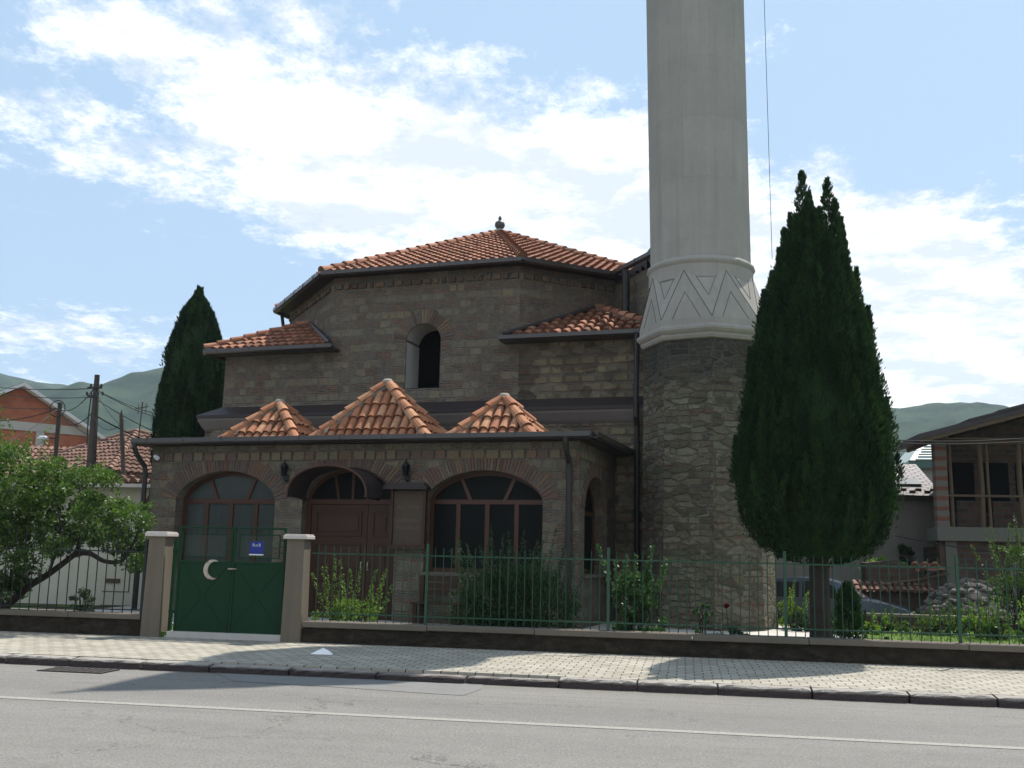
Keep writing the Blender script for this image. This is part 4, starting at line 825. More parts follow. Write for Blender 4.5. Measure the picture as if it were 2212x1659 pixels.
def cypress(loc,prof,label,tips,nplume,npl,trunk_r,z_tr,lsz=.10,core=.72,name='cypress_tree',cen=None,grp=None):
    t=thing(name,label,'cypress tree',loc,0,grp); F=Fol(); z0=prof[0][0]; z1=prof[-1][0]
    zz=np.linspace(z0,z1,200); rr=interp(zz,prof); cdf=np.cumsum(rr**1.0+.02); cdf/=cdf[-1]; cen=cen or (lambda z:(0*z,0*z))
    for i in range(nplume):
        zb=np.interp(RNG.random(),cdf,zz); th=RNG.random()*2*PI; R=interp(zb,prof); dep=RNG.uniform(.82,1.0) if RNG.random()<.8 else RNG.uniform(.45,.8)
        Lp=min(RNG.uniform(.45,1.1)*(1 if R>.5 else .7),z1+.12-zb+.15); n=int(npl*RNG.uniform(.6,1.3)); f=RNG.random(n)**.8; z=zb+f*Lp
        zc=np.minimum(z,z1); Rz=np.maximum(interp(zc,prof),.03); rad_=Rz*dep*(1+.02*f)+ (z>z1)*0
        pr=(.12*(1-f)**.7+.012)*(1 if R>.4 else .6); ang=th+RNG.normal()*.05*f
        cxz,cyz=cen(z); off=unit(n)*pr[:,None]*RNG.random((n,1))**.5
        C=np.stack([cxz+rad_*np.cos(ang),cyz+rad_*np.sin(ang),z],1)+off*np.array([1,1,.6])
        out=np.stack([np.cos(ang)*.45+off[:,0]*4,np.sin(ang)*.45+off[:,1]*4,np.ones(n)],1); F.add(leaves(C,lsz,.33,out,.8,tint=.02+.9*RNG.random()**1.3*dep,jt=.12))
    for (tx,ty,zb,zt,w) in tips:
        n=int(npl*7*(zt-zb)); f=RNG.random(n); z=zb+(zt-zb)*f; pr=w*(1-f)**.62*(.45+.55*np.sin(f*26+tx*9)**2)+.02; a=RNG.random(n)*2*PI; q=RNG.random(n)**.5*pr
        C=np.stack([tx+q*np.cos(a),ty+q*np.sin(a),z],1); out=np.stack([np.cos(a)*.6,np.sin(a)*.6,np.ones(n)],1); F.add(leaves(C,lsz*1.05,.3,out,.8,tint=.5))
    n=int(nplume*26); z=np.interp(RNG.random(n),cdf,zz); R=np.maximum(interp(z,prof),.05); a=RNG.random(n)*2*PI; q=R*(.74+.2*RNG.random(n)); nz_=.25+.7*np.clip((z-z0)/(z1-z0)*3,0,1)
    F.add(leaves(np.stack([q*np.cos(a),q*np.sin(a),z],1),lsz*1.1,.36,np.stack([np.cos(a)*.7,np.sin(a)*.7,nz_],1),.75,tint=.4,jt=.2))
    F.build('crown',M['cyp'],t)
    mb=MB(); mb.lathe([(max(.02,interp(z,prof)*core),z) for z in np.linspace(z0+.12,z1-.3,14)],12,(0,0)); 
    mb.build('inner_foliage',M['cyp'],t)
    mb=MB(); mb.tube([(0.02,0,0),(0,0,.25),(0,0,.8),(0,0,z_tr)],[trunk_r*1.25,trunk_r,trunk_r*.95,trunk_r*.85],10); mb.build('trunk',M['bark'],t)
    return t
prof=[(1.22,.12),(1.27,.50),(1.38,.78),(1.6,1.02),(1.9,1.17),(2.3,1.25),(2.7,1.25),(3.1,1.21),(3.7,1.13),(4.4,1.02),(5.1,.88),(5.8,.68),(6.2,.50),(6.55,.33),(6.85,.18),(7.1,.06)]
tips=[(-.11,-.05,5.9,7.72,.33),(.31,.05,5.8,7.62,.31),(-.75,.2,4.6,5.75,.14),(.85,-.2,4.3,5.35,.14),(-.30,.1,5.9,7.05,.15),(.52,.1,5.8,6.95,.15),(.10,-.1,5.9,6.95,.22),(-.42,0,5.6,6.75,.15),(.12,-.3,5.8,7.0,.18),(-.62,.1,5.0,6.05,.13),(-.52,-.2,5.2,6.35,.13),(.55,.1,5.4,6.7,.17),(.72,0,4.9,6.05,.14),(-.84,0,4.3,5.3,.13),(-1.0,.1,3.7,4.75,.12),(.52,-.3,5.3,6.2,.16),(-1.25,-.1,2.5,3.25,.13),(-.25,-.3,5.9,6.9,.16),(.4,-.1,6.0,7.2,.2)]
cypress((2.08,16.85,.3),prof,'large egg-shaped cypress with two tips standing behind the green fence',tips,900,190,.165,1.9,.066,core=.8)
prof2=[(2.,.5),(4.0,1.02),(5.3,1.0),(6.5,.92),(7.5,.82),(8.1,.68),(8.6,.50),(8.95,.28),(9.15,.1)]
cypress((-14.45,28,-.05),prof2,'tall narrow cypress rising behind the left end of the porch',[(-.1,0,8.2,9.3,.3),(.1,0,8.2,9.15,.25),(-.45,0,7.2,8.3,.25),(.4,0,7.4,8.6,.22)],420,150,.16,3,.10,core=.85)
def clump(F,c,r,n,size,asp=.55,tint=.5,up=.3,sq=(1,1,.75)):
    u=unit(n); q=(.45+.55*RNG.random((n,1))**.6)*r; C=np.array(c)+u*q*np.array(sq); d=u+np.array([0,0,up]); d/=np.linalg.norm(d,axis=1,keepdims=True)
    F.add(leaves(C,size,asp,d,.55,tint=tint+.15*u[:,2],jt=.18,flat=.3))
# ---- bushy tree left
def limb(mb,pts,r0_,r1_,n=8):
    P=[Vector(p) for p in pts]; out=[];R_=[]
    N=len(P)-1
    for i in range(N):
        p0=P[max(0,i-1)];p1=P[i];p2=P[i+1];p3=P[min(N,i+2)]
        for k in range(5):
            t=k/5; out.append(.5*((2*p1)+(-p0+p2)*t+(2*p0-5*p1+4*p2-p3)*t*t+(-p0+3*p1-3*p2+p3)*t**3)); R_.append(r0_+(r1_-r0_)*(i+t)/N)
    out.append(P[-1]); R_.append(r1_); mb.tube(out,R_,n); return out
BT=thing('bushy_tree','leafy small tree with twisted dark trunk behind the left fence','tree',(-11.6,16.9,.2))
def L(u,v,y=16.9): p=PY(u,v,y); return (p.x+11.6,p.y-16.9,p.z-.2)
mb=MB()
limb(mb,[L(8,1316),L(60,1268),L(105,1240),L(165,1195)],.075,.05); limb(mb,[L(165,1195),L(195,1196),L(225,1212,16.8),L(262,1212,16.8),L(285,1180,16.7)],.05,.028)
limb(mb,[L(268,1208,16.8),L(272,1170,16.8),L(255,1130,16.9)],.026,.012); limb(mb,[L(262,1212,16.8),L(262,1190),L(240,1170,17)],.022,.01); limb(mb,[L(285,1180,16.7),L(312,1120,16.6)],.024,.01)
limb(mb,[L(165,1195),L(180,1120,17.1),L(170,1040,17.2)],.04,.015); limb(mb,[L(60,1268),L(45,1180,17.2),L(70,1060,17.4),L(60,980,17.4)],.05,.02); limb(mb,[L(105,1240),L(130,1150,16.5),L(120,1080,16.3)],.03,.012); limb(mb,[L(8,1316),L(-40,1200),L(-80,1050)],.06,.02)
mb.build('trunk',M['bark'],BT)
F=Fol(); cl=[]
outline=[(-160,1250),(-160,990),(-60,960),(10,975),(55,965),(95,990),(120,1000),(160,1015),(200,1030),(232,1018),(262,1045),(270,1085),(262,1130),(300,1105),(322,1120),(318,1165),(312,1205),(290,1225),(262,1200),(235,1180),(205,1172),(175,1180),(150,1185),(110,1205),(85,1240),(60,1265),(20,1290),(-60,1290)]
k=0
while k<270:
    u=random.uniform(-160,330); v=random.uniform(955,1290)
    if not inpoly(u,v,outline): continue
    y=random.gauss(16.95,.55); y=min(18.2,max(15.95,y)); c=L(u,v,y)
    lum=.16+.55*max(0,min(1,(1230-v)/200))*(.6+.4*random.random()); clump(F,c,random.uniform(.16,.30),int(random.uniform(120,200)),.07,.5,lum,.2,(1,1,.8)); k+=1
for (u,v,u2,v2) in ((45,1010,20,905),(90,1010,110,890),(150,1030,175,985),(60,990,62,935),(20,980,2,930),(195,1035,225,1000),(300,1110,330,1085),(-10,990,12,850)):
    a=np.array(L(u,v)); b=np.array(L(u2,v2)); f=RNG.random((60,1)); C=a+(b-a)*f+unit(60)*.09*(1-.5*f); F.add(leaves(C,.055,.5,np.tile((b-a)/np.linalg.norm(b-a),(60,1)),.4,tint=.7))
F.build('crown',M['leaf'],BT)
def shrub(name,loc,rx,ry,h,ncl,nl,size,mat,label,cat='shrub',asp=.5,tint=.5,spikes=0,sph=.5,grp=None,up=.4,stems=6,base=.12):
    t=thing(name,label,cat,loc,0,grp); F=Fol()
    for _ in range(ncl):
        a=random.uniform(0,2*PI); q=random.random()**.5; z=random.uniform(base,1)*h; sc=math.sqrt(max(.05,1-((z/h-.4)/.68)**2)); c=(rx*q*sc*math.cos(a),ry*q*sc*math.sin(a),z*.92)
        clump(F,c,min(rx,h)*random.uniform(.16,.28),nl,size,asp,tint+.25*(z/h-.5),up)
    mb=MB()
    for k in range(spikes):
        a=random.uniform(0,2*PI); q=random.random()**.6; p=np.array([rx*q*math.cos(a),ry*q*math.sin(a),h*random.uniform(.45,.8)]); d=np.array([math.cos(a)*q*.35+random.gauss(0,.12),math.sin(a)*q*.3,1.]); d/=np.linalg.norm(d); ln=sph*random.uniform(.6,1.3)
        n=int(55*ln/.5); f=RNG.random((n,1)); C=p+d*ln*f+unit(n)*(.05*(1-.75*f)+.008); F.add(leaves(C,size*.85,asp,np.tile(d,(n,1)),.5,tint=tint+.2)); mb.tube([tuple(p*[.4,.4,.1]),tuple(p),tuple(p+d*ln)],[.008,.006,.003],4)
    for k in range(stems):
        a=random.uniform(0,2*PI); mb.tube([(.05*math.cos(a),.05*math.sin(a),-.02),(rx*.35*math.cos(a),ry*.35*math.sin(a),h*.5),(rx*.6*math.cos(a),ry*.6*math.sin(a),h*.8)],[.014,.01,.005],5)
    F.build('foliage',M[mat],t); mb.build('stems',M['bark'],t); return t
def gx(u,y): return PY(u,1300,y).x
shrub('flowering_shrub',(gx(755,16.9),16.9,.2),.75,.4,.55,34,70,.045,'leafy','loose yellow-green shrub with upright shoots just right of the gate',spikes=16,sph=.75,tint=.35)
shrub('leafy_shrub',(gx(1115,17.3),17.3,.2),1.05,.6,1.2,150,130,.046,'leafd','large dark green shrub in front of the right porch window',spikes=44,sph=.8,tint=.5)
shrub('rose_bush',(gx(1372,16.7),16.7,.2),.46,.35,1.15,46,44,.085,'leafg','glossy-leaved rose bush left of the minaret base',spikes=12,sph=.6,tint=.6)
shrub('rose_bush',(gx(1518,16.6),16.6,.2),.16,.15,.8,11,26,.065,'leafg','thin single-stemmed rose bush in front of the middle of the minaret base',tint=.6)
r2=shrub('rose_bush',(gx(1572,16.6),16.6,.2),.26,.2,.42,12,40,.07,'leafd','low rose bush with one red bud before the minaret base',tint=.5)
mb=MB(); mb.tube([(0,0,.3),(-.02,0,.62)],.006,5); mb.build('flower_stem',M['bark'],r2); F=Fol(); clump(F,(-.02,0,.66),.035,60,.05,.8,.5); F.build('red_bud',M['petal'],r2)
shrub('round_shrub',(gx(178,17.4),17.4,.2),.27,.26,.62,36,90,.032,'leafd','small round clipped shrub behind the left fence',tint=.6)
shrub('low_plant',(gx(272,17.2),17.2,.2),.22,.2,.16,10,60,.04,'leafd','low dark plant at the foot of the left gate pillar',tint=.6)
# right garden
def conifer(loc,r,h,label):
    t=thing('small_conifer',label,'conifer',loc); F=Fol()
    n=3000; f=RNG.random(n)**.8; a=RNG.random(n)*2*PI; z=f*h*(1+.08*np.sin(a*3)); R_=r*np.sqrt(np.clip(1-((f-.25)/.77)**2,0.01,1))*(1+.22*np.sin(a*5+f*17)); q=R_*(.45+.6*RNG.random(n)); C=np.stack([q*np.cos(a),q*np.sin(a),z],1); F.add(leaves(C,.075,.35,np.stack([np.cos(a)*.4,np.sin(a)*.4,np.ones(n)],1),.8,tint=.45)); F.build('foliage',M['cyp'],t)
    mb=MB(); mb.tube([(0,0,-.02),(0,0,h*.7)],[.03,.01],6); mb.build('trunk',M['bark'],t)
conifer((gx(1832,19.5),19.5,.2),.26,.95,'small dark conifer in front of the parked car')
lab=['pale leafy plant between the minaret and the big cypress','bushy green plant left of the cypress trunk, below the car','green shrub right of the cypress trunk','yellow-green leafy shrub before the car bonnet','leafy weed clump left of the stone heap','tall thin green plant before the tiled low wall','leafy shrub in front of the stone heap','yellowish shrub beside the tall fence post','low green plant right of the stone heap','bright green shrub at the right edge behind the fence']
for i,(u,y,rx,h,mt,sp) in enumerate(((1705,21.5,.35,.95,'leafy',10),(1730,21.0,.35,.6,'leafd',6),(1800,20.6,.4,.55,'leaf',8),(1880,21.2,.45,.40,'leafy',8),(1985,21.4,.5,.45,'leaf',12),(1912,21.8,.25,.5,'leaf',5),(2060,21.6,.5,.6,'leaf',12),(2110,21.0,.35,.7,'leafy',10),(2160,20.7,.45,.55,'leaf',8),(2225,19.6,.4,.75,'leafy',12))):
    shrub('garden_shrub',(gx(u,y),y,.2),rx,.3,h*.6,16,60,.055,mt,lab[i],tint=.55,spikes=sp,sph=h*.6,grp='shrubs along the back of the garden')
for i,(u,y) in enumerate(((1640,17.0),(1850,18.1),(1898,17.6),(1760,17.4))):
    shrub('low_plant',(gx(u,y),y,.2),.22,.16,.20,7,45,.05,'leafd','low dark plant on the lawn '+('right of the minaret base','right of the cypress trunk','nearest the fence right of the cypress','at the foot of the cypress')[i],tint=.5,grp='low plants on the lawn')
shrub('leafy_tree',(gx(1915,30),30,-.3),.75,.6,2.1,42,80,.12,'leafy','bright yellow-green young tree behind the car, right of the cypress','tree',tint=.5,base=.3,up=-.2,asp=.35)
t=shrub('willow_shrub',(gx(2205,22),22,.2),.55,.5,1.9,40,70,.07,'leaf','tall feathery grey-green shrub at the right edge',tint=.45,spikes=26,sph=.8,asp=.25,base=.35)
shrub('shade_tree',(gx(2195,23),23,.2),.55,.4,1.15,22,60,.07,'leafd','dark-stemmed young tree at the right edge above the garden wall','tree',tint=.5,base=.5,stems=5)
# grass tufts along the lawn (stuff)
F=Fol(); n=9000; x=RNG.uniform(-1.3,9,n); y=RNG.uniform(16.35,22.5,n); k=~((x<3.2)&(y>17.9)); x=x[k];y=y[k]; C=np.stack([x,y,np.full(len(x),.235)],1); F.add(leaves(C,.08,.12,np.tile([0,0,1.],(len(x),1)),.75,tint=.5)); o=F.build('lawn_grass',M['leaf'],None); tag(o,'short mown grass of the garden lawn','grass',kind='stuff')
# ================================================================ RIGHT BACKGROUND
t=thing('garden_wall','low concrete garden wall at the back of the lawn','wall',(8,23.3,.1)); mb=MB(); mb.box(-4.6,12,-.12,.12,-.3,.34); mb.build('wall_body',M['brickdark'],t); mb=MB(); mb.box(-4.6,12,-.16,.16,.34,.40); mb.build('coping',M['coping'],t)
# car: silver-blue hatchback, faces right
CR=thing('parked_car','silver-blue small car parked behind the garden, bonnet to the right','car',(3.55,27.6,-.30),rad(-14))
side=[(-2.0,.35),(-2.05,.62),(-2.0,.92),(-1.85,1.0),(-1.55,1.30),(-1.25,1.41),(-.6,1.46),(.1,1.43),(.42,1.34),(.70,1.14),(1.02,.94),(1.55,.86),(1.95,.74),(2.08,.60),(2.10,.38),(2.0,.25),(-1.9,.25)]
mb=MB(); n=len(side); W_=.80
def wd(z): return W_ if z<.9 else W_-.34*(z-.9)
for sgn in (-1,1): mb.poly([(p[0],sgn*wd(p[1]),p[1]) for p in (side if sgn<0 else side[::-1])],.5)
for i in range(n):
    a=side[i];b=side[(i+1)%n]; mb.poly([(a[0],-wd(a[1]),a[1]),(a[0],wd(a[1]),a[1]),(b[0],wd(b[1]),b[1]),(b[0],-wd(b[1]),b[1])],.5)
body=mb.build('body',M['car'],CR,bevel=.03)
def qd(nm,pts,mat,par=CR): mb=MB(); mb.poly(pts,.5); return mb.build(nm,mat,par)
o=.012
for sg in (-1,1):
    for nm,P in (('side_window',[(-1.35,.97),(-.55,.97),(-.55,1.35),(-1.15,1.34),(-1.35,1.2)]),('side_window',[(-.47,.97),(.42,.97),(.30,1.26),(.02,1.36),(-.47,1.37)])):
        qd(nm,[(p[0],sg*(wd(p[1])+o),p[1]) for p in (P if sg<0 else P[::-1])],M['carglass'])
qd('windscreen',[(.47,-.62,1.335),(.98,-.68,.985),(.98,.68,.985),(.47,.62,1.335)],M['screen'])
qd('rear_window',[(-1.84,.6,1.03),(-1.84,-.6,1.03),(-1.56,-.55,1.31),(-1.56,.55,1.31)],M['carglass'])
for x in (-1.25,1.35):
    for sg in (-1,1):
        mb=MB(); mb.tube([(x,sg*.62,.31),(x,sg*.82,.31)],.31,20); w=mb.build('wheel',M['rubber'],CR); mb=MB(); mb.tube([(x,sg*.80,.31),(x,sg*.835,.31)],.19,14); mb.build('rim',M['steel'],w)
for sg in (-1,1):
    mb=MB(); mb.obox((2.03,sg*.58,.60),(.12,.28,.13)); mb.build('headlight',M['lamp'],CR); mb=MB(); mb.obox((-2.01,sg*.66,.78),(.06,.2,.24)); mb.build('tail_light',M['red'],CR); mb=MB(); mb.obox((.55,sg*.92,.98),(.1,.18,.12)); mb.build('wing_mirror',M['rubber'],CR)
# tiled low wall and stone heap
q0=PY(1850,1275,28.7); q1=PY(2008,1280,28.7); zt=q0.z+.3; t=thing('tiled_wall','low crumbling wall with broken red tiles behind the car bonnet','wall',(q1.x-1.2,28.7,-.3)); xl=q0.x-q1.x+1.2; mb=MB(); mb.box(xl,1.2,0,.3,0,zt-.03); mb.build('wall_body',M['brickdark'],t)
mb=MB(); pn=MB(); tiles(mb,[(xl,-.15,zt),(1.25,-.15,zt),(1.25,.35,zt+.2),(xl,.35,zt+.2)],pan=pn,pitch=.17,r=.06); r_=mb.build('coping_tiles',M['tile_far'],t); pn.build('tile_base',M['pan'],r_)
rs=random.Random(5); HP=thing('stone_heap','big heap of grey field stones behind the garden wall','stone heap',(7.0,27.4,-.25)); mb=MB(); hm=MB()
hm.lathe([(1.25,0),(1.1,.6),(.7,1.15),(.2,1.42)],10,(0,0)); hm.build('heap_core',M['stone'],HP)
def rock(mb,c,s,rs):
    u=[]; 
    for i in range(5):
        for k in range(7): ph_=PI*(i+.5)/5; a=2*PI*k/7+rs.uniform(-.2,.2); q=rs.uniform(.78,1.1); u.append((c[0]+s[0]*q*math.sin(ph_)*math.cos(a),c[1]+s[1]*q*math.sin(ph_)*math.sin(a),c[2]+s[2]*q*math.cos(ph_)))
    b=len(mb.v); mb.v+=u; t=rs.random()
    for i in range(4):
        for k in range(7): mb.f.append((b+i*7+k,b+(i+1)*7+k,b+(i+1)*7+(k+1)%7,b+i*7+(k+1)%7)); mb.t.append(t)
    mb.f.append(tuple(b+k for k in range(7))); mb.t.append(t); mb.f.append(tuple(b+28+k for k in reversed(range(7)))); mb.t.append(t)
for _ in range(260):
    z=rs.random()**1.2*1.4; R_=np.interp(z,[0,.6,1.15,1.45],[1.3,1.12,.72,.15]); a=rs.uniform(-PI,PI); s=rs.uniform(.07,.15); rock(mb,(R_*math.cos(a),R_*math.sin(a),z),(s*1.25,s,s*.75),rs)
mb.build('loose_stones',M['stone'],HP)
# unfinished house
UH=thing('unfinished_house','unfinished brick house with open timber-propped upper floor and dark roof','house',(6.93,30,0),rad(2)); 
mb=MB(); mb.box(0,10,0,.3,-.4,2.22); mb.box(.4,.7,.3,3.3,-.4,2.05); mb.build('ground_floor_wall',M['brickdark'],UH)
for xc in (.15,1.8,3.9): mb=MB(); mb.box(xc,xc+.3,-.03,.02,-.4,2.2); mb.build('concrete_column',M['slab'],UH)
mb=MB(); mb.prism([(-.08,-.15),(10,-.15),(10,3.4),(.75,3.4),(.2,2)],2.20,2.58); mb.build('floor_slab',M['slab'],UH)
mb=MB(); mb.box(-.02,.30,-.02,.3,2.58,4.95); mb.build('brick_pier',M['band'],UH)
mb=MB(); mb.box(.45,10,1.5,1.75,2.58,4.7); mb.prism([(.46,1.76),(.7,1.76),(1.0,3.3),(.8,3.3)],2.58,4.7); mb.build('upper_back_wall',M['brickdark'],UH)
hw_=MB(); hw_.box(.75,1.5,.75,.9,2.58,3.35); hw_.box(1.7,2.45,.75,.9,2.58,3.35); hw_.build('half_wall',M['brickdark'],UH)
ow=MB()
for x in (.62,1.35,2.1,2.95): pass
for (a,b) in ((.6,1.45),(1.62,2.4),(2.6,3.9)): ow.box(a,b,1.46,1.52,2.75 if a>2.5 else 3.05,4.5)
ow.build('opening',M['darkvoid'],UH)
for i,(x,r_,l) in enumerate(((.42,.055,0),(1.2,.07,.04),(1.42,.045,-.02),(2.28,.08,-.05),(2.42,.05,0),(3.6,.07,.03),(4.6,.07,0))):
    mb=MB(); mb.tube([(x,.1,2.57),(x+l,.1,3.7),(x+l*.4-.02,.1,4.93)],[r_,r_*.9,r_*.95],8); mb.build('timber_prop',M['timber'],UH)
mb=MB(); mb.box(.3,10,.02,.08,3.42,3.48); mb.build('hand_rail',M['timber'],UH)
mb=MB(); mb.box(.3,10,.0,.08,4.9,4.98); mb.box(-.3,10,-.5,-.44,4.96,5.0); mb.build('top_beam',M['timber'],UH)
rake=MB(); e=[(-.58,4.93),(0,5.09),(3.0,5.93),(5.0,6.5),(10,7.9)]; low=[(p[0],p[1]) for p in e]; hi_=[(p[0]-.02,p[1]+.14) for p in e]
rake.xprism(low+hi_[::-1],-.75,3.7,.4); rake.xprism([(1.55,5.68),(10,8.07),(10,8.12),(1.5,5.73)],-.8,3.65,.6); rake.xprism([(.75,5.44),(3.1,6.1),(3.1,6.15),(.72,5.49)],-.78,3.65,.6); rf=rake.build('roof',M['roofdark'],UH)
mb=MB()
for k in range(9): x=.1+k*.75; z=np.interp(x,[p[0] for p in e],[p[1] for p in e]); mb.box(x,x+.08,-.7,3.6,z-.12,z-.005)
mb.xprism([(-.55,4.83),(10,7.76),(10,7.88),(-.6,4.93)],-.72,-.66); mb.build('rafter',M['timber'],rf)
mb=MB(); mb.xprism([(.45,4.71),(10,4.71),(10,7.85),(.45,5.18)],1.5,1.75); mb.build('gable_wall',M['brickdark'],UH)
# ruined shed in front of it
t=thing('ruined_shed','low ruined brick shed with a few broken roof tiles below the pale house','shed',(5.7,29,-.3)); mb=MB(); mb.xprism([(-.9,0),(1.1,0),(1.1,1.75),(.7,1.5),(-.1,1.95),(-.9,1.85)],0,.9); mb.build('wall',M['brickdark'],t)
mb=MB(); pn=MB(); tiles(mb,[(.35,-.2,1.68),(1.1,-.2,1.74),(1.0,.4,1.9),(.4,.4,1.86)],pan=pn,pitch=.24,r=.1); r_=mb.build('roof_tiles',M['tile_old'],t); pn.build('tile_base',M['pan'],r_)
mb=MB(); mb.tube([(-.5,-.05,1.30),(.3,-.05,1.42),(1.2,-.05,1.62)],.04,6); mb.build('loose_beam',M['timber'],t)
shrub('leafy_shrub',(gx(1962,33),33,-.3),.45,.3,2.6,14,60,.11,'leafd','dark shrub against the pale house wall above the ruined shed',base=.7,tint=.6)
# pale house with shingle roof
pq=PY(2020,1072,33.2); PH=thing('pale_house','plastered house with pale grey shingle roof and a skylight','house',(pq.x+.05,33.2,0),rad(1)); ez=pq.z; rz=PY(2020,1003,36.2).z
mb=MB(); mb.box(-6,0,.1,6,-.6,ez-.06); mb.poly([(-.01,.1,ez-.06),(-.01,6,ez-.06),(-.01,3,rz-.08)]); mb.build('wall',M['grey'],PH)
mb=MB(); mb.box(-6.2,.1,-.2,.09,ez-.12,ez-.03); mb.build('fascia',M['roofdark'],PH)
mb=MB(); mb.poly([(-6.2,-.3,ez),(.12,-.3,ez),(.12,3,rz),(-6.2,3,rz)]); mb.poly([(-6.2,3,rz),(.12,3,rz),(.12,6.3,ez),(-6.2,6.3,ez)]); rf=mb.build('roof',M['slate'],PH)
s_=(rz-ez)/3.3; zf=lambda y:ez+(y+.3)*s_
mb=MB(); mb.poly([(-1.05,.6,zf(.6)+.05),(-.3,.6,zf(.6)+.05),(-.3,1.1,zf(1.1)+.10),(-1.05,1.1,zf(1.1)+.10)]); mb.box(-1.05,-.3,.56,.6,zf(.6)-.02,zf(.6)+.07); mb.build('skylight',M['pane'],rf)
mb=MB()
for k in range(14): x=-6+k*.44; mb.obox((x,-.05,zf(-.05)+.04),(.18,.04,.07)); mb.obox((x+.22,.15,zf(.15)+.04),(.18,.04,.07))
mb.build('snow_guard',M['roofdark'],rf)
GH=thing('green_roofed_house','distant house with steep green metal roof','house',(13.2,58,0)); mb=MB(); mb.box(-1.0,1.4,0,4.7,-.6,6.9); mb.build('wall',M['grey'],GH)
mb=MB(); mb.poly([(-1.2,-.3,7.0),(1.6,-.3,7.0),(1.3,1.6,8.6),(.1,1.6,8.6)]); mb.poly([(1.6,-.3,7.0),(1.6,5,7.0),(1.3,3.6,8.6),(1.3,1.6,8.6)]); mb.poly([(-1.2,-.3,7.0),(.1,1.6,8.6),(.1,3.6,8.6),(-1.2,5,7)]); mb.poly([(.1,1.6,8.6),(1.3,1.6,8.6),(1.3,3.6,8.6),(.1,3.6,8.6)]); rf=mb.build('roof',plain('pale_green_sheet',(.30,.36,.34),.1,2,rough=.4),GH)
mb=MB(); mb.box(-1.25,1.65,-.36,-.28,6.6,7.02)
for k in range(5): q=k*.38; mb.tube([(-1.15+q*.66+.25,-.34+q,7.06+q*.84),(.5,-.34+q,7.06+q*.84)],.05,4)
mb.build('roof_trim',M['greenroof'],rf)
# ================================================================ LEFT BACKGROUND
CH=thing('cream_house','low cream plastered outhouse with tiled eaves behind the left fence','outhouse',(PY(303,1300,22.2).x,22.2,.1)); mb=MB(); mb.box(-12,0,0,2.4,0,2.88); mb.build('wall',M['cream'],CH)
mb=MB(); pn=MB(); tiles(mb,[(-12,-.35,2.91),(.6,-.35,2.91),(.6,.9,3.1),(-12,.9,3.1)],pan=pn,pitch=.24,r=.1); r_=mb.build('roof',M['tile_far'],CH); pn.build('roof_base',M['pan'],r_)
mb=MB(); mb.box(-12,.6,-.45,-.36,2.81,2.89); mb.build('eaves_board',M['conccap'],CH)
mb=MB(); mb.tube([(.3,-.3,2.83),(-.1,-.02,2.4)],.035,6); mb.build('bracket',M['timber'],CH)
mb=MB(); mb.box(-.9,-.55,-.03,.0,.62,.72); mb.box(-.98,-.30,-.012,0,.42,.435); mb.box(-.32,-.30,-.012,0,.435,1.3); mb.box(-.98,-.05,-.03,0,.0,.12); mb.build('letter_slot',M['timber'],CH)
t=thing('tiled_garden_wall','boundary wall capped with dark weathered tiles behind the bushy tree','wall',(-14.3,25.2,.1)); mb=MB(); mb.box(-8,.4,0,.3,0,3.1); mb.build('wall_body',M['cream'],t); mb=MB(); pn=MB(); tiles(mb,[(-8,-.3,3.2),(.45,-.3,3.05),(.45,.35,3.25),(-8,.35,3.4)],pan=pn,pitch=.24,r=.1); r_=mb.build('coping_tiles',M['tile_far'],t); pn.build('tile_base',M['pan'],r_)
# hip roof house
P0=PY(236,1018,31.5); HH=thing('hip_roofed_house','small house with weathered red hipped tile roof behind the utility poles','house',(P0.x,P0.y,0),rad(66)); e=P0.z
mb=MB(); mb.box(.3,7,.3,7,-.2,e); mb.build('wall',M['cream'],HH)
ap=(2.9,2.9,e+1.75); sq=[(0,0,e),(7.3,0,e),(7.3,7.3,e),(0,7.3,e)]; ap2=(3.65,3.65,e+1.9)
mb=MB(); pn=MB()
for i in range(4): tiles(mb,[sq[i],sq[(i+1)%4],ap2],pan=pn,pitch=.25,row=.36,r=.1)
mo=MB(); 
for q in sq: ridge(mb,mo,q,ap2)
rf=mb.build('roof',M['tile_far'],HH); pn.build('roof_base',M['pan'],rf); mo.build('ridge_mortar',M['mortar'],rf)
mb=MB(); mb.box(0,7.3,-.03,.02,e-.14,e-.02); mb.box(-.03,.02,0,7.3,e-.14,e-.02); mb.build('eaves_board',M['timber'],HH)
pa=PY(300,935,34.5); t=thing('roof_antenna','thin television antenna on the hipped roof','antenna',(pa.x,pa.y,pa.z-.3)); mb=MB(); mb.tube([(0,0,0),(.05,0,1.45)],.025,5); mb.tube([(-.22,0,1.2),(.3,0,1.28)],.02,4); mb.tube([(-.1,0,1.0),(-.1,0,1.35)],.015,4); mb.tube([(.2,0,1.05),(.2,0,1.4)],.015,4); mb.build('mast',M['pole'],t)
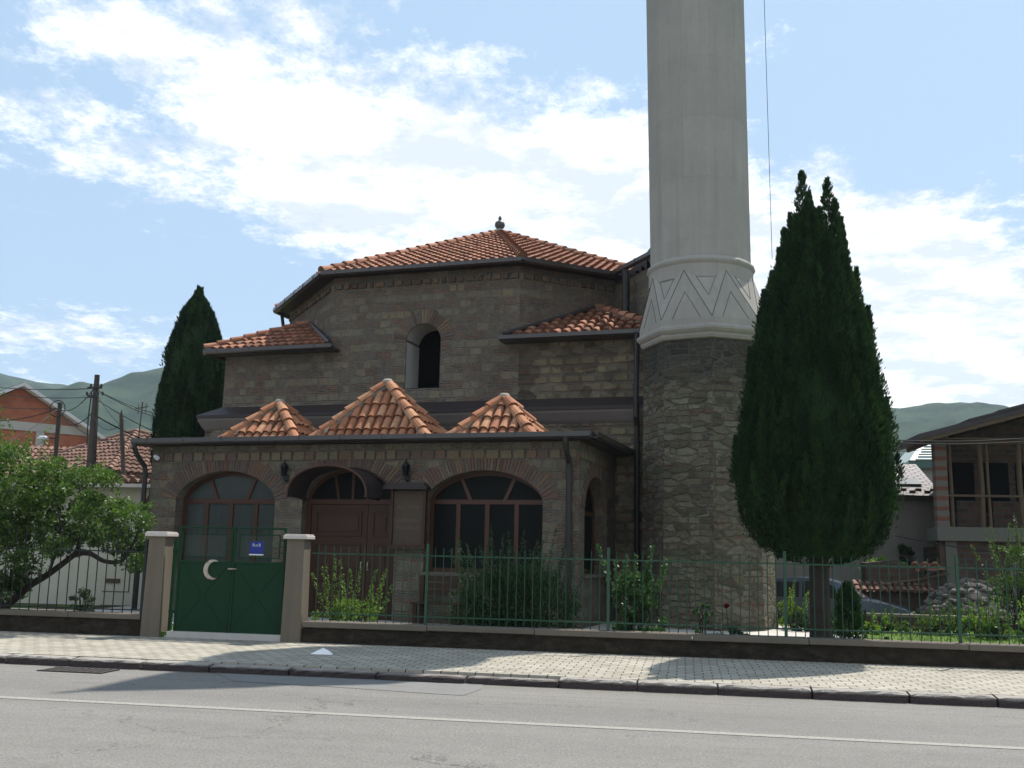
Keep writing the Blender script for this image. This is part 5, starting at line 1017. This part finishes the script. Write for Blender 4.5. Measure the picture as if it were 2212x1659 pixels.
# gable house
Q=PY(45,838,42); GHs=thing('red_brick_house','unplastered red brick house with pale-edged gable roof on the left','house',(Q.x,Q.y,0),rad(50)); az=Q.z; w=6.6; dr=.57
mb=MB(); mb.xprism([(-w,-.5),(w,-.5),(w,az-w*dr),(0,az),(-w,az-w*dr)],0,9); mb.build('wall',M['brickred'],GHs)
mb=MB(); mb.box(-3.,3.6,-.05,.0,az-1.95,az-1.55); mb.build('concrete_beam',M['reveal'],GHs)
for x in (-2.6,.85,3.6): mb=MB(); mb.box(x,x+.36,-.045,.0,-.5,az-1.96 if x<3.5 else az-1.6-.57*1.6); mb.build('concrete_column',M['reveal'],GHs)
mb=MB(); 
for sg in (-1,1):
    P=[(0,az+.05),(sg*(w+.7),az+.05-(w+.7)*dr),(sg*(w+.7),az+.22-(w+.7)*dr),(0,az+.22)]; mb.xprism(P if sg>0 else P[::-1],-.5,9.5,.5)
rf=mb.build('roof',M['roofwhite'],GHs)
mb=MB()
for sg in (-1,1): mb.poly([(0,-.45,az+.235),(sg*(w+.65),-.45,az+.235-(w+.65)*dr),(sg*(w+.65),9.4,az+.235-(w+.65)*dr),(0,9.4,az+.235)])
mb.build('roof_tiles',M['tile_far'],rf)
mb=MB(); mb.box(2.6,3.3,-.02,.0,az-3.4,az-2.85); mb.build('window',M['darkvoid'],GHs); mb=MB(); tiles(mb,[(2.5,-.4,az-2.8),(3.4,-.4,az-2.8),(3.4,0,az-2.55),(2.5,0,az-2.55)],pitch=.22,r=.1); mb.build('window_canopy',M['tile'],GHs)
# low tiled roof in front of it
q=PY(60,1022,36); t=thing('tiled_shed','low shed with weathered red tile roof in front of the brick house','shed',(q.x,q.y,0),rad(15)); mb=MB(); mb.box(-7,2.5,0,4,-.2,q.z-.2); mb.build('wall',M['cream'],t)
mb=MB(); pn=MB(); tiles(mb,[(-7.3,-.3,q.z-.2),(2.8,-.3,q.z-.2),(1.2,2.4,q.z+1.25),(-7.3,2.4,q.z+1.25)],pan=pn,pitch=.25,r=.1); r_=mb.build('roof',M['tile_far'],t); pn.build('roof_base',M['pan'],r_)
# poles
def pole(u,vt,vb,y,w0,w1,label,ub):
    a=PY(u,vt,y); b=PY(ub,vb,y); d=(b-a)/(b.z-a.z); base=a+d*(0.1-a.z); s=lambda px,p:px/2200*(p-CAM).length/2
    t=thing('utility_pole',label,'utility pole',(base.x,base.y,.1),0,'timber utility poles'); mb=MB(); k=(vb-vt); zb=a.z-.1
    wb=w0+(w1-w0)*(a.z-.1)/(a.z-b.z)
    mb.tube([(0,0,0),(a.x-base.x,a.y-base.y,zb)],[s(wb,a),s(w0,a)],10); mb.build('pole_shaft',M['pole'],t); return t,a
p1,a1=pole(210,810,1015,26,10,19,'tallest timber utility pole with many cables, left of the cypress',196)
mb=MB(); top=Vector((a1.x,a1.y,a1.z))-p1.location
mb.obox((top.x+.02,top.y-.1,top.z-.38),(.42,.06,.05)); mb.obox((top.x-.02,top.y-.1,top.z-.62),(.30,.05,.05))
for dx in (-.2,-.1,.14,.22,.28): mb.lathe([(.02,-.05),(.035,-.02),(.035,.03),(.02,.06)],6,(0,0)); 
for i in range(len(mb.v)-5*6*4,len(mb.v)): 
    k=(i-(len(mb.v)-120))//24; dx=(-.2,-.1,.14,.22,.28)[k]; v=mb.v[i]; mb.v[i]=(v[0]+top.x+dx,v[1]+top.y-.1,v[2]+top.z-(.33 if k%2 else .55))
mb.tube([(top.x-.12,top.y,top.z-.5),(top.x-.16,top.y,top.z-1.2),(top.x-.12,top.y,top.z-2.)],.02,5); mb.build('insulator_bracket',M['black'],p1)
p2,a2=pole(130,870,990,31,9,9,'short timber utility pole with a coiled cable in front of the brick house',120)
mb=MB(); tp2=Vector((a2.x,a2.y,a2.z))-p2.location; mb.tube([(tp2.x+.28*math.cos(a),tp2.y-.12,tp2.z-.22+.28*math.sin(a)) for a in [k*2*PI/14 for k in range(15)]],.018,4); mb.build('cable_coil',M['cable'],p2)
lp=PY(92,946,30.8)-p2.location; mb=MB(); mb.tube([(tp2.x-.02,tp2.y,lp.z+.0),(lp.x+.25,lp.y,lp.z)],.025,6); ar=mb.build('lamp_arm',M['pole'],p2); mb=MB(); mb.tube([(lp.x+.2,lp.y,lp.z-.02),(lp.x+.1,lp.y,lp.z),(lp.x-.1,lp.y,lp.z),(lp.x-.2,lp.y,lp.z-.03)],[.035,.075,.07,.02],10); mb.build('lamp_head',M['white'],ar,smooth=True)
p3,a3=pole(262,897,1060,24,8,9,'pointed timber post in front of the hipped roof',268)
mb=MB(); tp3=Vector((a3.x,a3.y,a3.z))-p3.location; mb.tube([(tp3.x,tp3.y,tp3.z-.02),(tp3.x+.0,tp3.y,tp3.z+.14)],[.05,.008],8); mb.obox((tp3.x+.06,tp3.y-.03,tp3.z-.18),(.06,.06,.1)); mb.build('pole_tip',M['pole'],p3)
def cable(a,b,sag,r=.012,lab='thin black overhead cable strung from the utility poles'):
    a=Vector(a);b=Vector(b); P=[a.lerp(b,k/14)-Vector((0,0,sag*4*(k/14)*(1-k/14))) for k in range(15)]
    mb=MB(); mb.tube(P,r,4); tag(mb.build('overhead_cable',M['cable']),lab,'cable','overhead cables on the left' if lab.startswith('thin black') else None)
A=a1-Vector((0,.1,.4)); B_=a1-Vector((0,.1,.65)); C_=a1-Vector((0,.1,1.1))
for (s,(u,v,y),sg,r) in ((A,(-60,830,34),.1,.014),(B_,(-60,838,34),.15,.012),(A,(130,885,31),.25,.016),(C_,(135,905,31),.25,.018),(A,(560,850,40),.9,.012),(A,(560,905,34),.6,.012),(C_,(560,975,30),.5,.02),(B_,(560,985,30),.4,.012),(C_,(262,915,24),.3,.01),(A,(262,920,24),.1,.01)): cable(s,PY(u,v,y),sg,r)
D_=a2-Vector((0,.1,.2)); E_=a2-Vector((0,.1,1.0))
for (s,(u,v,y),sg,r) in ((D_,(-60,905,30),.2,.016),(D_,(-60,985,24),.2,.014),(E_,(-60,1010,24),.2,.013),(D_,(-60,870,36),.1,.012),(D_,(262,955,24),.3,.014)): cable(s,PY(u,v,y),sg,r)
cable(a3-Vector((0,0,.6)),PY(150,1010,25),.1,.014); cable(PY(262,935,24),PY(560,975,26),.3,.016)
for i,(v1,v2) in enumerate(((950,940),(956,944),(1160,1182))):
    cable(PY(1925,v1 if i<2 else 1155,28.5),PY(2300,(938,945,1205)[i],28.5),.1,.014,('upper of two black cables crossing under the dark roof','lower of two black cables crossing under the dark roof','black cable crossing the concrete floor slab of the unfinished house')[i])
cable(PY(1900,975,40),PY(1990,972,40),.02,.015,'short dark cable crossing the hillside left of the green roof')
w_=PY(1649,-60,22); cable(w_,PY(1668,560,22),0,.006,'single thin wire hanging beside the minaret')
q=PY(4,842,30); t=thing('conifer_tree','sparse dark conifer whose twigs reach in at the left edge','tree',(q.x-1.6,q.y,.2)); mb=MB(); mb.tube([(0,0,0),(0,0,7.2)],[.14,.04],8)
F=Fol()
for k in range(60):
    z=2.5+k*.08; a=k*2.4; ln=1.9*(1-(z-2.5)/5.4)+.25; e_=np.array([ln*math.cos(a),ln*math.sin(a),z+.45*ln]); b_=np.array([0,0,z]); mb.tube([tuple(b_),tuple((b_+e_)/2-[0,0,.06]),tuple(e_)],[.03,.02,.008],5)
    n=70; f=RNG.random((n,1))*.8+.2; C=b_+(e_-b_)*f+unit(n)*.12; F.add(leaves(C,.16,.2,np.tile((e_-b_)/np.linalg.norm(e_-b_),(n,1)),.4,tint=.4))
mb.build('trunk',M['bark'],t); F.build('crown',M['cyp'],t)
# low wire edging behind the left fence
t=thing('wire_edging','low looped wire edging along the flower bed behind the left fence','edging',(-12.6,16.95,.2)); mb=MB()
for k in range(16): x=-.6+k*.3; mb.tube([(x,0,0),(x+.03,0,.17),(x+.08,0,.2),(x+.20,0,.2),(x+.25,0,.17),(x+.28,0,0)],.010,5)
mb.build('wire_loops',M['ironbar'],t)
mb=MB(); mb.box(-14.5,-9.2,17.5,20.2,.17,.21); tag(mb.build('yard_paving',M['apron']),kind='structure')
# ================================================================ HILLS
def hill(name,sky,y0,y1,base=0,seed=1):
    # ridge given as pixel outline at distance y0; a real slope rising from y1 to the ridge
    P=[PY(u,v,y0) for u,v in sky]; rg=random.Random(seed); nx_=120; ny_=34; mb=MB(); xs_=np.linspace(P[0].x,P[-1].x,nx_); px=[p.x for p in P]; pz=[p.z for p in P]
    import mathutils.noise as nz
    for j in range(ny_+8):
        f=j/ny_; y=y1+(y0-y1)*f
        for x in xs_:
            zr=np.interp(x,px,pz); g=math.sin(min(f,1)*PI/2)**1.15 if f<=1 else 1-(f-1)*1.5; zz=base+(zr-base)*g; amp=math.sin(PI*min(f,1))*22; zz+=amp*nz.noise(Vector((x*.012,y*.012,seed)))+ (3 if f<1 else 0)*nz.noise(Vector((x*.05,y*.05,seed)))
            mb.v.append((x*(y/y0)**.6,y,zz))
    for j in range(ny_+7):
        for i in range(nx_-1): mb.f.append((j*nx_+i,j*nx_+i+1,(j+1)*nx_+i+1,(j+1)*nx_+i)); mb.t.append(.5)
    tag(mb.build(name,M['hill'],smooth=True),kind='structure')
hill('hill',[(-1500,900),(-800,800),(-300,815),(-60,825),(60,838),(95,842),(130,846),(170,846),(205,856),(225,872),(260,880),(300,885),(360,895),(480,905),(700,915),(1000,925),(1400,935)],1250,500,-2,1)
hill('hill',[(150,905),(200,880),(240,868),(275,856),(310,838),(340,828),(370,824),(420,818),(480,812),(600,815),(750,850),(900,880),(1100,900)],950,420,-2,2)
hill('hill',[(1300,930),(1700,918),(1880,920),(1915,915),(1935,912),(1955,907),(1990,908),(2030,913),(2060,915),(2100,916),(2160,920),(2300,905),(2500,880),(2900,860)],1100,420,-2,3)
# ================================================================ AIR
if HAZE>0:
    mb=MB(); mb.box(-1500,1500,-60,1750,-4,330); o=mb.build('haze',bpy.data.materials.new('haze_air'),uv=False); m=o.data.materials[0]; m.use_nodes=True; nt=m.node_tree; nt.nodes.remove(nt.nodes['Principled BSDF'])
    v=nt.nodes.new('ShaderNodeVolumePrincipled'); v.inputs['Density'].default_value=HAZE; v.inputs['Color'].default_value=(.74,.87,1,1); v.inputs['Anisotropy'].default_value=.2; nt.links.new(v.outputs[0],nt.nodes['Material Output'].inputs['Volume'])
    tag(o,'pale daylight haze in the valley air','haze',kind='stuff')
# ================================================================ SKY AND SUN
W=bpy.data.worlds.new('World'); SC.world=W; W.use_nodes=True; nt=W.node_tree; nt.nodes.clear(); t=NT(nt)
SUNAZ=rad(32.); SUNEL=rad(60)
sky=nt.nodes.new('ShaderNodeTexSky'); sky.sky_type='NISHITA'; sky.sun_disc=False; sky.sun_elevation=SUNEL; sky.sun_rotation=SUNAZ; sky.dust_density=1.5; sky.air_density=1.; sky.ozone_density=1.
tc=nt.nodes.new('ShaderNodeTexCoord'); sp=nt.nodes.new('ShaderNodeSeparateXYZ'); t.set(sp,'i0',tc.outputs['Generated']); X,Y,Z=sp.outputs
zz=t.m('MAXIMUM',Z,.03); cb=nt.nodes.new('ShaderNodeCombineXYZ'); t.set(cb,'i0',t.m('DIVIDE',X,t.m('ADD',zz,.12))); t.set(cb,'i1',t.m('DIVIDE',Y,t.m('ADD',zz,.12)))
az=t.m('MULTIPLY',t.m('ARCTAN2',X,Y),180/PI); el=t.m('MULTIPLY',t.m('ARCSINE',Z),180/PI)
n1=t.noise(cb.outputs[0],1.9,10,.66); n2=t.noise(t.scale(cb.outputs[0],(1.2,1,1)),7.5,10,.74); n3=t.noise(t.scale(cb.outputs[0],(1,1.2,1)),3.3,6,.6)
def ae(u,v): d=ray(u,v).normalized(); return math.degrees(math.atan2(d.x,d.y)),math.degrees(math.asin(d.z))
def blob(u,v,su,sv,ang=0,w=1.):
    a0,e0=ae(u,v); c,s=math.cos(rad(ang)),math.sin(rad(ang)); da=t.m('SUBTRACT',az,a0); de=t.m('SUBTRACT',el,e0); k=40. # px per degree approx
    p=t.m('MULTIPLY',t.m('ADD',t.m('MULTIPLY',da,c),t.m('MULTIPLY',de,-s)),k/su); q=t.m('MULTIPLY',t.m('ADD',t.m('MULTIPLY',da,s),t.m('MULTIPLY',de,c)),k/sv)
    r_=t.m('ADD',t.m('MULTIPLY',p,p),t.m('MULTIPLY',q,q)); return t.m('MULTIPLY',t.m('POWER',2.718,t.m('MULTIPLY',r_,-1.)),w)
tot=None
for b in BLOBS:
    x=blob(*b); tot=x if tot is None else t.m('ADD',tot,x)
tot=t.m('ADD',tot,t.m('MULTIPLY',t.m('MAXIMUM',0.,t.m('MULTIPLY',Y,-1.)),.6))  # unseen cloud cover added behind the camera as white fill light
cov=t.m('ADD',tot,t.m('ADD',t.m('MULTIPLY',t.m('SUBTRACT',n1,.5),2.7),t.m('MULTIPLY',t.m('SUBTRACT',n2,.5),2.9)))
mk=t.ramp(cov,[(.12,(.0,.0,.0)),(.42,(.45,.45,.45)),(.80,(1,1,1))])
mk=t.m('MULTIPLY',mk,t.m('GREATER_THAN',Z,0.))
br=t.mix(t.ramp(t.m('ADD',n3,t.m('MULTIPLY',t.m('SUBTRACT',n2,.5),.5)),[(.42,(0,0,0)),(.60,(1,1,1))]),CLD1,CLD2)
base=t.mix(SKYPALE,t.n('ShaderNodeHueSaturation',Color=sky.outputs[0],Saturation=1.0).outputs[0],SKYC)
col=t.mix(mk,base,br)
bg=nt.nodes.new('ShaderNodeBackground'); t.set(bg,'i0',col); bg.inputs[1].default_value=SKYS; ou=nt.nodes.new('ShaderNodeOutputWorld'); nt.links.new(bg.outputs[0],ou.inputs[0])
ld=bpy.data.lights.new('sun','SUN'); ld.energy=SUNE; ld.angle=rad(.5); ld.color=(1,.955,.88); lo=bpy.data.objects.new('sun',ld); COL.objects.link(lo)
sv=Vector((math.sin(SUNAZ)*math.cos(SUNEL),math.cos(SUNAZ)*math.cos(SUNEL),math.sin(SUNEL))); lo.rotation_euler=sv.to_track_quat('Z','Y').to_euler(); lo.location=(0,0,50)
SC.view_settings.view_transform='Standard'; SC.view_settings.look='None'; SC.view_settings.exposure=EXPO; SC.view_settings.gamma=1
SC.cycles.max_bounces=6; SC.cycles.volume_bounces=0
